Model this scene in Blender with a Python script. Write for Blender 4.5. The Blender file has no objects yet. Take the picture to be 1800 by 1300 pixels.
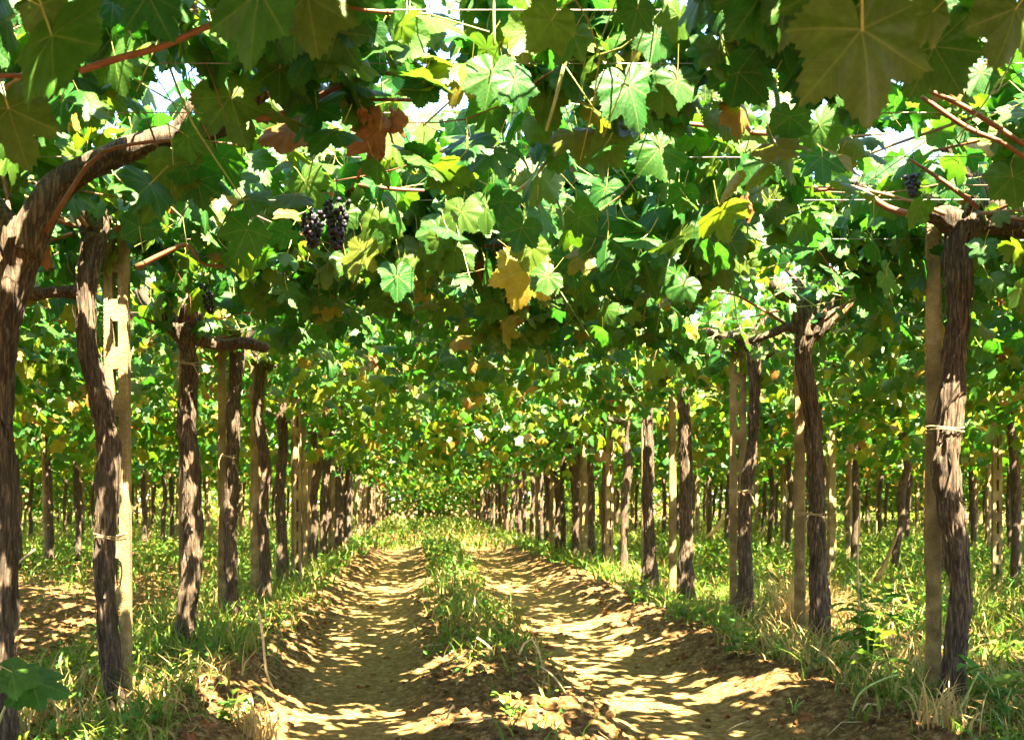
import bpy, math, random
import numpy as np
from mathutils import Matrix, Vector

random.seed(7)
rng = np.random.default_rng(7)
scene = bpy.context.scene
col = scene.collection
R = math.radians
EYE = 0.83
F = 1900.0            # focal length in pixels of the 1800 px wide photograph

# ------------------------------------------------------------------ camera
cam_d = bpy.data.cameras.new('camera')
cam = bpy.data.objects.new('camera', cam_d)
col.objects.link(cam)
cam.location = (0, 0, EYE)
cam.rotation_euler = (R(90), 0, 0)
cam_d.sensor_width = 36.0
cam_d.lens = 36.0 * F / 1800.0
cam_d.shift_x = 165 / 1800.0
cam_d.shift_y = 230 / 1800.0
cam_d.clip_start = 0.05
cam_d.clip_end = 2000
cam_d.dof.use_dof = True
cam_d.dof.focus_distance = 4.3
cam_d.dof.aperture_fstop = 8.0
scene.camera = cam

# ------------------------------------------------------------------ light
SUN_EL, SUN_AZ = 57.0, 152.0      # azimuth clockwise from +Y (view direction)
w = bpy.data.worlds.new('World')
scene.world = w
w.use_nodes = True
nt = w.node_tree
bg = nt.nodes['Background']
sky = nt.nodes.new('ShaderNodeTexSky')
sky.sky_type = 'NISHITA'
sky.sun_disc = False
sky.sun_elevation = R(SUN_EL)
sky.sun_rotation = R(SUN_AZ)
nt.links.new(sky.outputs[0], bg.inputs[0])
bg.inputs[1].default_value = 0.05
sd = bpy.data.lights.new('sun', 'SUN')
sd.energy = 5.0
sd.angle = R(0.53)
sd.color = (1.0, 0.84, 0.55)
sun = bpy.data.objects.new('sun', sd)
col.objects.link(sun)
SV = Vector((math.sin(R(SUN_AZ)) * math.cos(R(SUN_EL)), math.cos(R(SUN_AZ)) * math.cos(R(SUN_EL)), math.sin(R(SUN_EL))))
sun.rotation_euler = SV.to_track_quat('Z', 'Y').to_euler()
sun.location = (4, -4, 12)
scene.view_settings.view_transform = 'Standard'
scene.view_settings.look = 'None'
scene.view_settings.gamma = 1.0
scene.view_settings.exposure = 4.6
scene.view_settings.use_curve_mapping = False
scene.cycles.max_bounces = 10
scene.cycles.diffuse_bounces = 5
scene.cycles.transmission_bounces = 8
scene.cycles.use_denoising = True
scene.cycles.sample_clamp_indirect = 8
scene.cycles.use_adaptive_sampling = True
scene.cycles.adaptive_threshold = 0.02

# ------------------------------------------------------------------ noise helpers
def _h(ix, iy, iz, seed):
    n = (ix.astype(np.int64) * 374761393 + iy.astype(np.int64) * 668265263 + iz.astype(np.int64) * 2147483647 + seed * 974634777) & 0xFFFFFFFF
    n = ((n ^ (n >> 13)) * 1274126177) & 0xFFFFFFFF
    n = ((n ^ (n >> 16)) * 2246822519) & 0xFFFFFFFF
    return ((n ^ (n >> 15)) & 0xFFFF) / 65535.0

def vn(x, y, seed=0, px=None):
    """value noise 0..1; px = period in x lattice cells"""
    x = np.asarray(x, float); y = np.asarray(y, float)
    x, y = np.broadcast_arrays(x, y)
    ix = np.floor(x); iy = np.floor(y)
    fx = x - ix; fy = y - iy
    fx = fx * fx * (3 - 2 * fx); fy = fy * fy * (3 - 2 * fy)
    ix0 = ix; ix1 = ix + 1
    if px:
        ix0 = np.mod(ix0, px); ix1 = np.mod(ix1, px)
    z = np.zeros_like(ix)
    a = _h(ix0, iy, z, seed); b = _h(ix1, iy, z, seed)
    c = _h(ix0, iy + 1, z, seed); d = _h(ix1, iy + 1, z, seed)
    return (a * (1 - fx) + b * fx) * (1 - fy) + (c * (1 - fx) + d * fx) * fy

def fbm(x, y, seed=0, octv=4):
    s = 0; a = 0.5; t = 0
    for k in range(octv):
        s = s + a * vn(np.asarray(x) * 2 ** k, np.asarray(y) * 2 ** k, seed + k * 17)
        t += a; a *= 0.5
    return s / t

def sstep(a, b, x):
    t = np.clip((np.asarray(x, float) - a) / (b - a), 0, 1)
    return t * t * (3 - 2 * t)

# ------------------------------------------------------------------ mesh helpers
def np_mesh(name, V, tris=None, quads=None, uv=None, mats=(), tri_mat=None, quad_mat=None, smooth=True):
    me = bpy.data.meshes.new(name)
    V = np.asarray(V, np.float32)
    parts = []; tot = []; mi = []
    if tris is not None and len(tris):
        tris = np.asarray(tris, np.int32); parts.append(tris.ravel()); tot.append(np.full(len(tris), 3, np.int32))
        mi.append(np.zeros(len(tris), np.int32) if tri_mat is None else np.asarray(tri_mat, np.int32))
    if quads is not None and len(quads):
        quads = np.asarray(quads, np.int32); parts.append(quads.ravel()); tot.append(np.full(len(quads), 4, np.int32))
        mi.append(np.zeros(len(quads), np.int32) if quad_mat is None else np.asarray(quad_mat, np.int32))
    L = np.concatenate(parts); T = np.concatenate(tot); MI = np.concatenate(mi)
    S = np.zeros(len(T), np.int32); S[1:] = np.cumsum(T)[:-1]
    me.vertices.add(len(V)); me.vertices.foreach_set('co', V.ravel())
    me.loops.add(len(L)); me.loops.foreach_set('vertex_index', L)
    me.polygons.add(len(T)); me.polygons.foreach_set('loop_start', S); me.polygons.foreach_set('loop_total', T)
    for m in mats:
        me.materials.append(m)
    me.polygons.foreach_set('material_index', MI)
    if uv is not None:
        ul = me.uv_layers.new(name='UVMap')
        ul.data.foreach_set('uv', np.asarray(uv, np.float32)[L].ravel())
    me.polygons.foreach_set('use_smooth', np.full(len(T), smooth))
    me.update(calc_edges=True)
    me.validate()
    return me

def link(name, me, parent=None, kind=None):
    o = bpy.data.objects.new(name, me)
    col.objects.link(o)
    if parent is not None: o.parent = parent
    if kind: o['kind'] = kind
    return o

def tag(o, label, cat, group=None, kind=None):
    o['label'] = label; o['category'] = cat
    if group: o['group'] = group
    if kind: o['kind'] = kind
    return o

def empty(name, loc):
    o = bpy.data.objects.new(name, None)
    o.empty_display_size = 0.1
    col.objects.link(o); o.location = loc
    return o

class Bag:
    """collects numpy chunks into one mesh"""
    def __init__(s): s.V = []; s.T = []; s.Q = []; s.U = []; s.n = 0; s.tm = []; s.qm = []
    def add(s, V, T=None, Q=None, U=None, m=0):
        V = np.asarray(V, float)
        s.V.append(V); s.U.append(np.zeros((len(V), 2)) if U is None else U)
        if T is not None and len(T): s.T.append(np.asarray(T) + s.n); s.tm.append(np.full(len(T), m))
        if Q is not None and len(Q): s.Q.append(np.asarray(Q) + s.n); s.qm.append(np.full(len(Q), m))
        s.n += len(V)
        return s
    def mesh(s, name, mats, smooth=True):
        return np_mesh(name, np.concatenate(s.V), np.concatenate(s.T) if s.T else None, np.concatenate(s.Q) if s.Q else None,
                       np.concatenate(s.U), mats, np.concatenate(s.tm) if s.tm else None, np.concatenate(s.qm) if s.qm else None, smooth)

def resample(P, step):
    """Catmull-Rom through rows of P (any number of columns, xyz first)"""
    P = np.asarray(P, float)
    Q = np.vstack([2 * P[0] - P[1], P, 2 * P[-1] - P[-2]])
    out = []
    for i in range(1, len(Q) - 2):
        n = max(1, int(np.linalg.norm(Q[i + 1, :3] - Q[i, :3]) / step))
        t = (np.arange(n) / n)[:, None]
        a, b, c, d = Q[i - 1], Q[i], Q[i + 1], Q[i + 2]
        out.append(0.5 * (2 * b + (c - a) * t + (2 * a - 5 * b + 4 * c - d) * t * t + (3 * b - a - 3 * c + d) * t ** 3))
    out.append(P[-1][None])
    return np.vstack(out)

def tube(P, nseg, step=0.05, bark=0.0, seed=0, cells=9, zf=7.0, closed=True, lump=0.0, wobble=0.0):
    """P rows x,y,z,r -> (V, Q, T, U)"""
    C = resample(P, step)
    r = np.maximum(C[:, 3], 0.0008); C = C[:, :3]
    n = len(C)
    if wobble:
        s_ = np.concatenate([[0], np.cumsum(np.linalg.norm(np.diff(C, axis=0), axis=1))])
        for ax in (0, 1): C[:, ax] += wobble * 2 * (fbm(s_ * 6, s_ * 0 + ax * 7, seed + 71, 3) - 0.5) * np.minimum(1, s_ * 5)
        r = r * (1 + 0.22 * (fbm(s_ * 7, s_ * 0, seed + 88, 2) - 0.5))
    tg = np.gradient(C, axis=0); tg /= np.linalg.norm(tg, axis=1)[:, None] + 1e-9
    up = np.array([0.0, 1.0, 0.0]) if abs(tg[0, 1]) < 0.8 else np.array([1.0, 0, 0])
    A = np.zeros_like(C); B = np.zeros_like(C)
    a = up - tg[0] * up.dot(tg[0]); a /= np.linalg.norm(a)
    for i in range(n):
        a = a - tg[i] * a.dot(tg[i]); a /= np.linalg.norm(a) + 1e-9
        A[i] = a; B[i] = np.cross(tg[i], a)
    s = np.concatenate([[0], np.cumsum(np.linalg.norm(np.diff(C, axis=0), axis=1))])
    th = np.arange(nseg) / nseg
    TH, S = np.meshgrid(th, s)
    RR = np.repeat(r[:, None], nseg, 1)
    if bark > 0:
        wob = (vn(TH * 4, S * 5, seed + 5, px=4) - 0.5) * 1.2
        u = TH * cells + wob
        a1 = vn(u, S * zf, seed, px=cells)
        a2 = vn(u * 2, S * zf * 2.1, seed + 3, px=cells * 2)
        a3 = vn(u * 4, S * zf * 3, seed + 9, px=cells * 4)
        rid = 1 - np.abs(2 * a1 - 1) * 1.1
        RR = RR + bark * (0.9 * (rid - 0.5) + 0.9 * (a2 - 0.5) + 0.6 * (a3 - 0.5))
    if lump > 0:
        RR = RR * (1 + lump * (vn(TH * 3, S * 9, seed + 31, px=3) - 0.45) * 2)
    ang = TH * 2 * np.pi
    V = C[:, None, :] + RR[..., None] * (np.cos(ang)[..., None] * A[:, None, :] + np.sin(ang)[..., None] * B[:, None, :])
    V = V.reshape(-1, 3)
    U = np.stack([TH.ravel(), S.ravel()], 1)
    i = np.arange(n - 1)[:, None] * nseg; j = np.arange(nseg)[None]
    j2 = (j + 1) % nseg
    Q = np.stack([i + j, i + j2, i + nseg + j2, i + nseg + j], -1).reshape(-1, 4)
    T = None
    if closed:
        k = len(V)
        V = np.vstack([V, C[0], C[-1] + tg[-1] * r[-1] * 0.5]); U = np.vstack([U, [0, 0], [0, s[-1]]])
        jj = np.arange(nseg); j3 = (jj + 1) % nseg; e = (n - 1) * nseg
        T = np.vstack([np.stack([np.full(nseg, k), j3, jj], 1), np.stack([np.full(nseg, k + 1), e + jj, e + j3], 1)])
    return V, T, Q, U

# ------------------------------------------------------------------ materials
def new_mat(name):
    m = bpy.data.materials.new(name); m.use_nodes = True
    n = m.node_tree.nodes; l = m.node_tree.links
    return m, n, l, n['Principled BSDF']

def ramp(n, stops, interp='LINEAR'):
    r = n.new('ShaderNodeValToRGB'); cr = r.color_ramp; cr.interpolation = interp
    while len(cr.elements) < len(stops): cr.elements.new(0.5)
    for e, (p, c) in zip(cr.elements, stops):
        e.position = p; e.color = (*c, 1)
    return r

def noise(n, l, vec, scale, detail=4, rough=0.6):
    t = n.new('ShaderNodeTexNoise'); t.inputs['Scale'].default_value = scale
    t.inputs['Detail'].default_value = detail; t.inputs['Roughness'].default_value = rough
    if vec is not None: l.new(vec, t.inputs['Vector'])
    return t

def mth(n, l, op, a, b=None, c=None):
    m = n.new('ShaderNodeMath'); m.operation = op
    for i, v in enumerate((a, b, c)):
        if v is None: continue
        if isinstance(v, (int, float)): m.inputs[i].default_value = v
        else: l.new(v, m.inputs[i])
    return m.outputs[0]

def leaf_mat(name, stops, tstops, trans=0.31, rough=0.45, spec=0.25, veins=True, vein_col=(0.14, 0.19, 0.04), bump=True):
    m, n, l, p = new_mat(name)
    oi = n.new('ShaderNodeObjectInfo'); g = n.new('ShaderNodeNewGeometry')
    rnd = mth(n, l, 'FRACT', mth(n, l, 'ADD', oi.outputs['Random'], g.outputs['Random Per Island']))
    c = ramp(n, stops); l.new(rnd, c.inputs[0])
    ct = ramp(n, tstops); l.new(rnd, ct.inputs[0])
    tc = n.new('ShaderNodeTexCoord')
    blotch = noise(n, l, tc.outputs['UV'], 3.5, 5)
    bl = ramp(n, [(0.3, (0.72, 0.72, 0.72)), (0.7, (1.2, 1.2, 1.15))]); l.new(blotch.outputs[0], bl.inputs[0])
    mul = n.new('ShaderNodeMixRGB'); mul.blend_type = 'MULTIPLY'; mul.inputs[0].default_value = 1
    l.new(c.outputs[0], mul.inputs[1]); l.new(bl.outputs[0], mul.inputs[2])
    mul2 = n.new('ShaderNodeMixRGB'); mul2.blend_type = 'MULTIPLY'; mul2.inputs[0].default_value = 1
    l.new(ct.outputs[0], mul2.inputs[1]); l.new(bl.outputs[0], mul2.inputs[2])
    cs, cts = mul.outputs[0], mul2.outputs[0]
    if veins:
        sp = noise(n, l, tc.outputs['UV'], 7, 4); spr = ramp(n, [(0.66, (0, 0, 0)), (0.72, (1, 1, 1))]); l.new(sp.outputs[0], spr.inputs[0])
        for q_ in (0, 1):
            mb = n.new('ShaderNodeMixRGB'); l.new(mth(n, l, 'MULTIPLY', spr.outputs[0], 0.7), mb.inputs[0]); l.new(cs if q_ == 0 else cts, mb.inputs[1]); mb.inputs[2].default_value = (0.13, 0.085, 0.02, 1)
            if q_ == 0: cs = mb.outputs[0]
            else: cts = mb.outputs[0]
    if veins:
        sx = n.new('ShaderNodeSeparateXYZ'); l.new(tc.outputs['UV'], sx.inputs[0])
        x, y = sx.outputs[0], sx.outputs[1]
        r = mth(n, l, 'SQRT', mth(n, l, 'ADD', mth(n, l, 'MULTIPLY', x, x), mth(n, l, 'MULTIPLY', y, y)))
        ang = mth(n, l, 'ABSOLUTE', mth(n, l, 'ARCTAN2', x, y))
        q = mth(n, l, 'PINGPONG', ang, R(26))
        # distance across the nearest main vein
        d = mth(n, l, 'MULTIPLY', r, mth(n, l, 'SINE', q))
        wv = mth(n, l, 'SUBTRACT', 0.014, mth(n, l, 'MULTIPLY', r, 0.009))
        main = mth(n, l, 'MULTIPLY', mth(n, l, 'LESS_THAN', d, wv), mth(n, l, 'LESS_THAN', ang, R(125)))
        al = mth(n, l, 'MULTIPLY', r, mth(n, l, 'COSINE', q))
        ph = mth(n, l, 'FRACT', mth(n, l, 'SUBTRACT', mth(n, l, 'MULTIPLY', al, 7.5), mth(n, l, 'MULTIPLY', d, 6.5)))
        sec = mth(n, l, 'MULTIPLY', mth(n, l, 'LESS_THAN', ph, 0.07), 0.5)
        vv = mth(n, l, 'MAXIMUM', main, sec)
        for k, src in enumerate((cs, cts)):
            mx = n.new('ShaderNodeMixRGB'); l.new(mth(n, l, 'MULTIPLY', vv, 0.6), mx.inputs[0]); l.new(src, mx.inputs[1])
            mx.inputs[2].default_value = (*vein_col, 1)
            if k == 0: cs = mx.outputs[0]
            else: cts = mx.outputs[0]
    l.new(cs, p.inputs['Base Color'])
    p.inputs['Roughness'].default_value = rough
    p.inputs['Specular IOR Level'].default_value = spec
    if bump:
        bn = noise(n, l, tc.outputs['UV'], 14, 3)
        hgt = bn.outputs[0]
        if veins: hgt = mth(n, l, 'SUBTRACT', bn.outputs[0], mth(n, l, 'MULTIPLY', vv, 1.2))
        b = n.new('ShaderNodeBump'); b.inputs['Strength'].default_value = 0.35; b.inputs['Distance'].default_value = 0.004
        l.new(hgt, b.inputs['Height']); l.new(b.outputs[0], p.inputs['Normal'])
    t = n.new('ShaderNodeBsdfTranslucent'); l.new(cts, t.inputs[0])
    mix = n.new('ShaderNodeMixShader'); mix.inputs[0].default_value = trans
    l.new(p.outputs[0], mix.inputs[1]); l.new(t.outputs[0], mix.inputs[2])
    l.new(mix.outputs[0], n['Material Output'].inputs[0])
    return m

M_leaf = leaf_mat('vine_leaf',
    [(0.0, (0.005, 0.054, 0.008)), (0.40, (0.008, 0.066, 0.006)), (0.72, (0.018, 0.072, 0.005)), (0.94, (0.040, 0.080, 0.005)), (0.975, (0.09, 0.10, 0.010)), (0.992, (0.17, 0.12, 0.02)), (1.0, (0.14, 0.05, 0.015))], spec=0.32, rough=0.5, tstops=
    [(0.0, (0.03, 0.22, 0.014)), (0.40, (0.06, 0.27, 0.012)), (0.72, (0.13, 0.31, 0.010)), (0.94, (0.26, 0.36, 0.014)), (0.975, (0.38, 0.40, 0.02)), (0.992, (0.46, 0.32, 0.04)), (1.0, (0.34, 0.13, 0.03))])
M_leaf_far = leaf_mat('ripe_vine_leaf',
    [(0.0, (0.007, 0.056, 0.006)), (0.38, (0.014, 0.070, 0.005)), (0.70, (0.040, 0.084, 0.006)), (0.90, (0.09, 0.10, 0.010)), (0.95, (0.17, 0.13, 0.018)), (1.0, (0.15, 0.065, 0.018))], spec=0.35, rough=0.5, veins=False, bump=False, trans=0.42, tstops=
    [(0.0, (0.05, 0.24, 0.012)), (0.38, (0.11, 0.31, 0.012)), (0.70, (0.26, 0.38, 0.014)), (0.90, (0.42, 0.43, 0.03)), (0.95, (0.50, 0.36, 0.05)), (1.0, (0.38, 0.16, 0.04))])
M_olive = leaf_mat('olive_vine_leaf',
    [(0.0, (0.016, 0.068, 0.008)), (0.5, (0.026, 0.070, 0.007)), (1.0, (0.042, 0.074, 0.008))],
    [(0.0, (0.08, 0.23, 0.015)), (1.0, (0.15, 0.26, 0.015))], trans=0.3, vein_col=(0.16, 0.19, 0.04))
M_yellow = leaf_mat('yellowing_vine_leaf',
    [(0.0, (0.26, 0.22, 0.03)), (1.0, (0.34, 0.22, 0.04))],
    [(0.0, (0.5, 0.42, 0.04)), (1.0, (0.55, 0.36, 0.05))], vein_col=(0.16, 0.2, 0.03))
M_dead = leaf_mat('dead_vine_leaf',
    [(0.0, (0.20, 0.075, 0.03)), (1.0, (0.26, 0.12, 0.05))],
    [(0.0, (0.34, 0.13, 0.04)), (1.0, (0.4, 0.18, 0.06))], trans=0.3, rough=0.7, vein_col=(0.12, 0.05, 0.02))
M_grass = leaf_mat('grass_blade',
    [(0.0, (0.02, 0.085, 0.010)), (0.45, (0.05, 0.12, 0.012)), (0.75, (0.10, 0.14, 0.018)), (0.90, (0.22, 0.19, 0.05)), (1.0, (0.36, 0.27, 0.11))],
    [(0.0, (0.10, 0.26, 0.02)), (0.7, (0.24, 0.32, 0.03)), (1.0, (0.45, 0.34, 0.12))], trans=0.4, veins=False, bump=False, rough=0.5)
M_straw = leaf_mat('dry_grass',
    [(0.0, (0.30, 0.19, 0.07)), (1.0, (0.46, 0.33, 0.15))], [(0.0, (0.4, 0.26, 0.1)), (1.0, (0.5, 0.36, 0.16))], trans=0.3, veins=False, bump=False, rough=0.6)
M_weed = leaf_mat('weed_leaf',
    [(0.0, (0.03, 0.13, 0.02)), (0.6, (0.06, 0.16, 0.025)), (1.0, (0.14, 0.2, 0.03))],
    [(0.0, (0.14, 0.36, 0.03)), (1.0, (0.32, 0.42, 0.04))], veins=False, rough=0.45)
M_tree = leaf_mat('tree_leaf',
    [(0.0, (0.04, 0.11, 0.02)), (0.6, (0.08, 0.16, 0.02)), (1.0, (0.2, 0.22, 0.03))],
    [(0.0, (0.2, 0.4, 0.03)), (1.0, (0.45, 0.45, 0.04))], veins=False, bump=False, rough=0.5)

def plain(name, colr, rough=0.6):
    m, n, l, p = new_mat(name)
    tc = n.new('ShaderNodeTexCoord')
    t = noise(n, l, tc.outputs['Object'], 30, 4)
    r = ramp(n, [(0.3, tuple(c * 0.7 for c in colr)), (0.7, tuple(min(1, c * 1.25) for c in colr))])
    l.new(t.outputs[0], r.inputs[0]); l.new(r.outputs[0], p.inputs['Base Color'])
    p.inputs['Roughness'].default_value = rough
    return m

M_petiole = plain('leaf_stalk', (0.30, 0.27, 0.07), 0.5)
M_stem = plain('weed_stem', (0.18, 0.24, 0.06), 0.5)
M_cane = plain('cane_bark', (0.15, 0.055, 0.022), 0.6)
M_cane_old = plain('pale_cane_bark', (0.20, 0.115, 0.05), 0.7)
M_shoot = plain('green_shoot', (0.20, 0.22, 0.06), 0.5)
M_wire = plain('wire_steel', (0.16, 0.13, 0.11), 0.5)
M_twine = plain('dry_twine', (0.22, 0.165, 0.085), 0.85)
M_twig = plain('dry_twig', (0.38, 0.27, 0.15), 0.85)

def bark_mat(name, cols, fu=22, fv=26):
    m, n, l, p = new_mat(name)
    tc = n.new('ShaderNodeTexCoord')
    mp = n.new('ShaderNodeMapping'); mp.inputs['Scale'].default_value = (fu * 5, fu * 5, 11)
    l.new(tc.outputs['Object'], mp.inputs[0])
    t = noise(n, l, mp.outputs[0], 1.0, 6, 0.7)
    r = ramp(n, [(0.36, cols[0]), (0.50, cols[1]), (0.66, cols[2])]); l.new(t.outputs[0], r.inputs[0])
    t2 = noise(n, l, tc.outputs['Object'], 5, 3)
    r2 = ramp(n, [(0.35, (0.75, 0.72, 0.7)), (0.65, (1.15, 1.12, 1.1))]); l.new(t2.outputs[0], r2.inputs[0])
    mul = n.new('ShaderNodeMixRGB'); mul.blend_type = 'MULTIPLY'; mul.inputs[0].default_value = 1
    l.new(r.outputs[0], mul.inputs[1]); l.new(r2.outputs[0], mul.inputs[2]); l.new(mul.outputs[0], p.inputs['Base Color'])
    p.inputs['Roughness'].default_value = 0.9
    b = n.new('ShaderNodeBump'); b.inputs['Strength'].default_value = 0.9; b.inputs['Distance'].default_value = 0.014
    l.new(t.outputs[0], b.inputs['Height']); l.new(b.outputs[0], p.inputs['Normal'])
    return m
M_bark = bark_mat('vine_bark', [(0.007, 0.004, 0.002), (0.038, 0.023, 0.012), (0.15, 0.105, 0.065)])
M_bark_tree = bark_mat('tree_bark', [(0.06, 0.045, 0.03), (0.15, 0.11, 0.08), (0.24, 0.19, 0.14)], 8)

def concrete():
    m, n, l, p = new_mat('concrete_post')
    tc = n.new('ShaderNodeTexCoord')
    t = noise(n, l, tc.outputs['Object'], 9, 6, 0.65)
    r = ramp(n, [(0.3, (0.10, 0.072, 0.028)), (0.5, (0.19, 0.14, 0.06)), (0.75, (0.30, 0.24, 0.13))])
    l.new(t.outputs[0], r.inputs[0])
    v = n.new('ShaderNodeTexVoronoi'); v.inputs['Scale'].default_value = 130; l.new(tc.outputs['Object'], v.inputs['Vector'])
    st = noise(n, l, tc.outputs['Object'], 2.3, 5, 0.7); rs = ramp(n, [(0.40, (0.45, 0.42, 0.36)), (0.58, (1.1, 1.1, 1.1))]); l.new(st.outputs[0], rs.inputs[0])
    ms = n.new('ShaderNodeMixRGB'); ms.blend_type = 'MULTIPLY'; ms.inputs[0].default_value = 0.8; l.new(r.outputs[0], ms.inputs[1]); l.new(rs.outputs[0], ms.inputs[2]); r = ms
    r3 = ramp(n, [(0.0, (1.25, 1.2, 1.1)), (0.5, (0.85, 0.85, 0.85))]); l.new(v.outputs['Distance'], r3.inputs[0])
    mul = n.new('ShaderNodeMixRGB'); mul.blend_type = 'MULTIPLY'; mul.inputs[0].default_value = 0.8
    l.new(r.outputs[0], mul.inputs[1]); l.new(r3.outputs[0], mul.inputs[2]); l.new(mul.outputs[0], p.inputs['Base Color'])
    p.inputs['Roughness'].default_value = 0.9
    b = n.new('ShaderNodeBump'); b.inputs['Strength'].default_value = 0.8; b.inputs['Distance'].default_value = 0.004
    b.invert = True
    l.new(v.outputs['Distance'], b.inputs['Height']); l.new(b.outputs[0], p.inputs['Normal'])
    return m
M_conc = concrete()

def grape():
    m, n, l, p = new_mat('grape_skin')
    g = n.new('ShaderNodeNewGeometry')
    r = ramp(n, [(0.0, (0.004, 0.004, 0.010)), (0.8, (0.008, 0.007, 0.020)), (1.0, (0.03, 0.012, 0.02))]); l.new(g.outputs['Random Per Island'], r.inputs[0])
    l.new(r.outputs[0], p.inputs['Base Color']); p.inputs['Roughness'].default_value = 0.6; p.inputs['Specular IOR Level'].default_value = 0.3
    return m
M_grape = grape()

def ground_mat():
    m, n, l, p = new_mat('vineyard_soil')
    tc = n.new('ShaderNodeTexCoord'); at = n.new('ShaderNodeAttribute'); at.attribute_name = 'packed'
    big = noise(n, l, tc.outputs['Object'], 1.6, 6, 0.6)
    fine = noise(n, l, tc.outputs['Object'], 28, 8, 0.7)
    lo = ramp(n, [(0.38, (0.040, 0.019, 0.006)), (0.52, (0.105, 0.055, 0.017)), (0.68, (0.29, 0.185, 0.09))]); l.new(fine.outputs[0], lo.inputs[0])
    pk = ramp(n, [(0.34, (0.10, 0.058, 0.016)), (0.5, (0.18, 0.108, 0.034)), (0.68, (0.34, 0.24, 0.11))]); l.new(fine.outputs[0], pk.inputs[0])
    f = mth(n, l, 'ADD', at.outputs['Fac'], mth(n, l, 'MULTIPLY', mth(n, l, 'SUBTRACT', big.outputs[0], 0.5), 1.0))
    cl = n.new('ShaderNodeClamp'); l.new(f, cl.inputs[0])
    mx = n.new('ShaderNodeMixRGB'); l.new(cl.outputs[0], mx.inputs[0]); l.new(lo.outputs[0], mx.inputs[1]); l.new(pk.outputs[0], mx.inputs[2])
    l.new(mx.outputs[0], p.inputs['Base Color']); p.inputs['Roughness'].default_value = 0.95
    p.inputs['Specular IOR Level'].default_value = 0.2
    b = n.new('ShaderNodeBump'); b.inputs['Strength'].default_value = 0.9; b.inputs['Distance'].default_value = 0.02
    l.new(fine.outputs[0], b.inputs['Height']); l.new(b.outputs[0], p.inputs['Normal'])
    return m
M_ground = ground_mat()

# ------------------------------------------------------------------ terrain
def gz(x, y, fine=True):
    x = np.asarray(x, float); y = np.asarray(y, float)
    x, y = np.broadcast_arrays(x, y)
    mdr = 0.05 * np.sin(y * 0.45 + 0.6) + 0.04 * (vn(y * 0.8, y * 0 + 3, 5) - 0.5)
    u = x - mdr
    end = 1 - sstep(19, 26, y)
    wr = 0.05 * (vn(x * 0 + 1, y * 1.3, 11) - 0.5)
    def rut(c, hw): return np.exp(-(np.abs(u - c + wr) / hw) ** 5)
    lane = sstep(-0.95, -0.65, u) * (1 - sstep(1.5, 1.85, u))
    z = 0.0 - 0.045 * lane * end + 0.045 * np.exp(-np.abs((u - 0.40) / 0.27) ** 2.5) * end
    z = z - 0.068 * end * (rut(-0.33, 0.33) + rut(1.08, 0.36))
    bank_r = np.exp(-((u - 1.72) / 0.20) ** 2) * (0.045 + 0.06 * (vn(y * 0.9, y * 0, 21) - 0.5))
    bank_l = -0.04 * sstep(-0.9, -1.2, u) * (1 - sstep(5, 8, y)) + np.exp(-((u + 0.92) / 0.16) ** 2) * (0.03 + 0.05 * (vn(y * 0.9, y * 0, 22) - 0.5))
    z = z + bank_r + bank_l
    z = z + 0.05 * (fbm(x * 1.1, y * 1.1, 40, 3) - 0.5)
    if fine:
        rough = 1 - 0.85 * np.clip(rut(-0.30, 0.30) + rut(1.12, 0.32), 0, 1) * end
        near = np.exp(-np.maximum(y - 4, 0) / 14)
        z = z + rough * near * (0.085 * (fbm(x * 7, y * 7, 50, 3) - 0.5) + 0.045 * (fbm(x * 24, y * 24, 60, 2) - 0.5))
        z = z + (1 - rough) * 0.005 * (vn(x * 5, y * 22, 70) - 0.5)
    return z

def axis(lo, hi, a, b, step, grow):
    v = list(np.arange(a, b, step)); s = step; p = v[-1]
    while p < hi: s *= grow; p += s; v.append(p)
    s = step; p = v[0]
    while p > lo: s *= grow; p -= s; v.insert(0, p)
    return np.array(v)

xs = axis(-320, 320, -2.6, 3.8, 0.026, 1.07)
ys = axis(-60, 620, 3.2, 7.0, 0.026, 1.012)
X, Y = np.meshgrid(xs, ys)
Z = gz(X, Y)
nx = len(xs)
i = np.arange(len(ys) - 1)[:, None] * nx; j = np.arange(nx - 1)[None]
Q = np.stack([i + j, i + j + 1, i + nx + j + 1, i + nx + j], -1).reshape(-1, 4)
gme = np_mesh('ground', np.stack([X.ravel(), Y.ravel(), Z.ravel()], 1), quads=Q, mats=[M_ground])
pk = (np.exp(-(np.abs(X + 0.30) / 0.33) ** 4) + np.exp(-(np.abs(X - 1.12) / 0.36) ** 4)) * (1 - sstep(19, 26, Y))
att = gme.attributes.new('packed', 'FLOAT', 'POINT'); att.data.foreach_set('value', pk.ravel().astype(np.float32))
g = link('ground', gme); g['kind'] = 'structure'

# ------------------------------------------------------------------ leaf templates
KA = np.radians([0, 9, 19, 29, 40, 52, 63, 76, 90, 104, 120, 138, 154, 166, 175, 180])
KR = np.array([1.0, 0.90, 0.79, 0.67, 0.78, 0.90, 0.81, 0.65, 0.69, 0.76, 0.70, 0.64, 0.56, 0.44, 0.26, 0.04])

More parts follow.
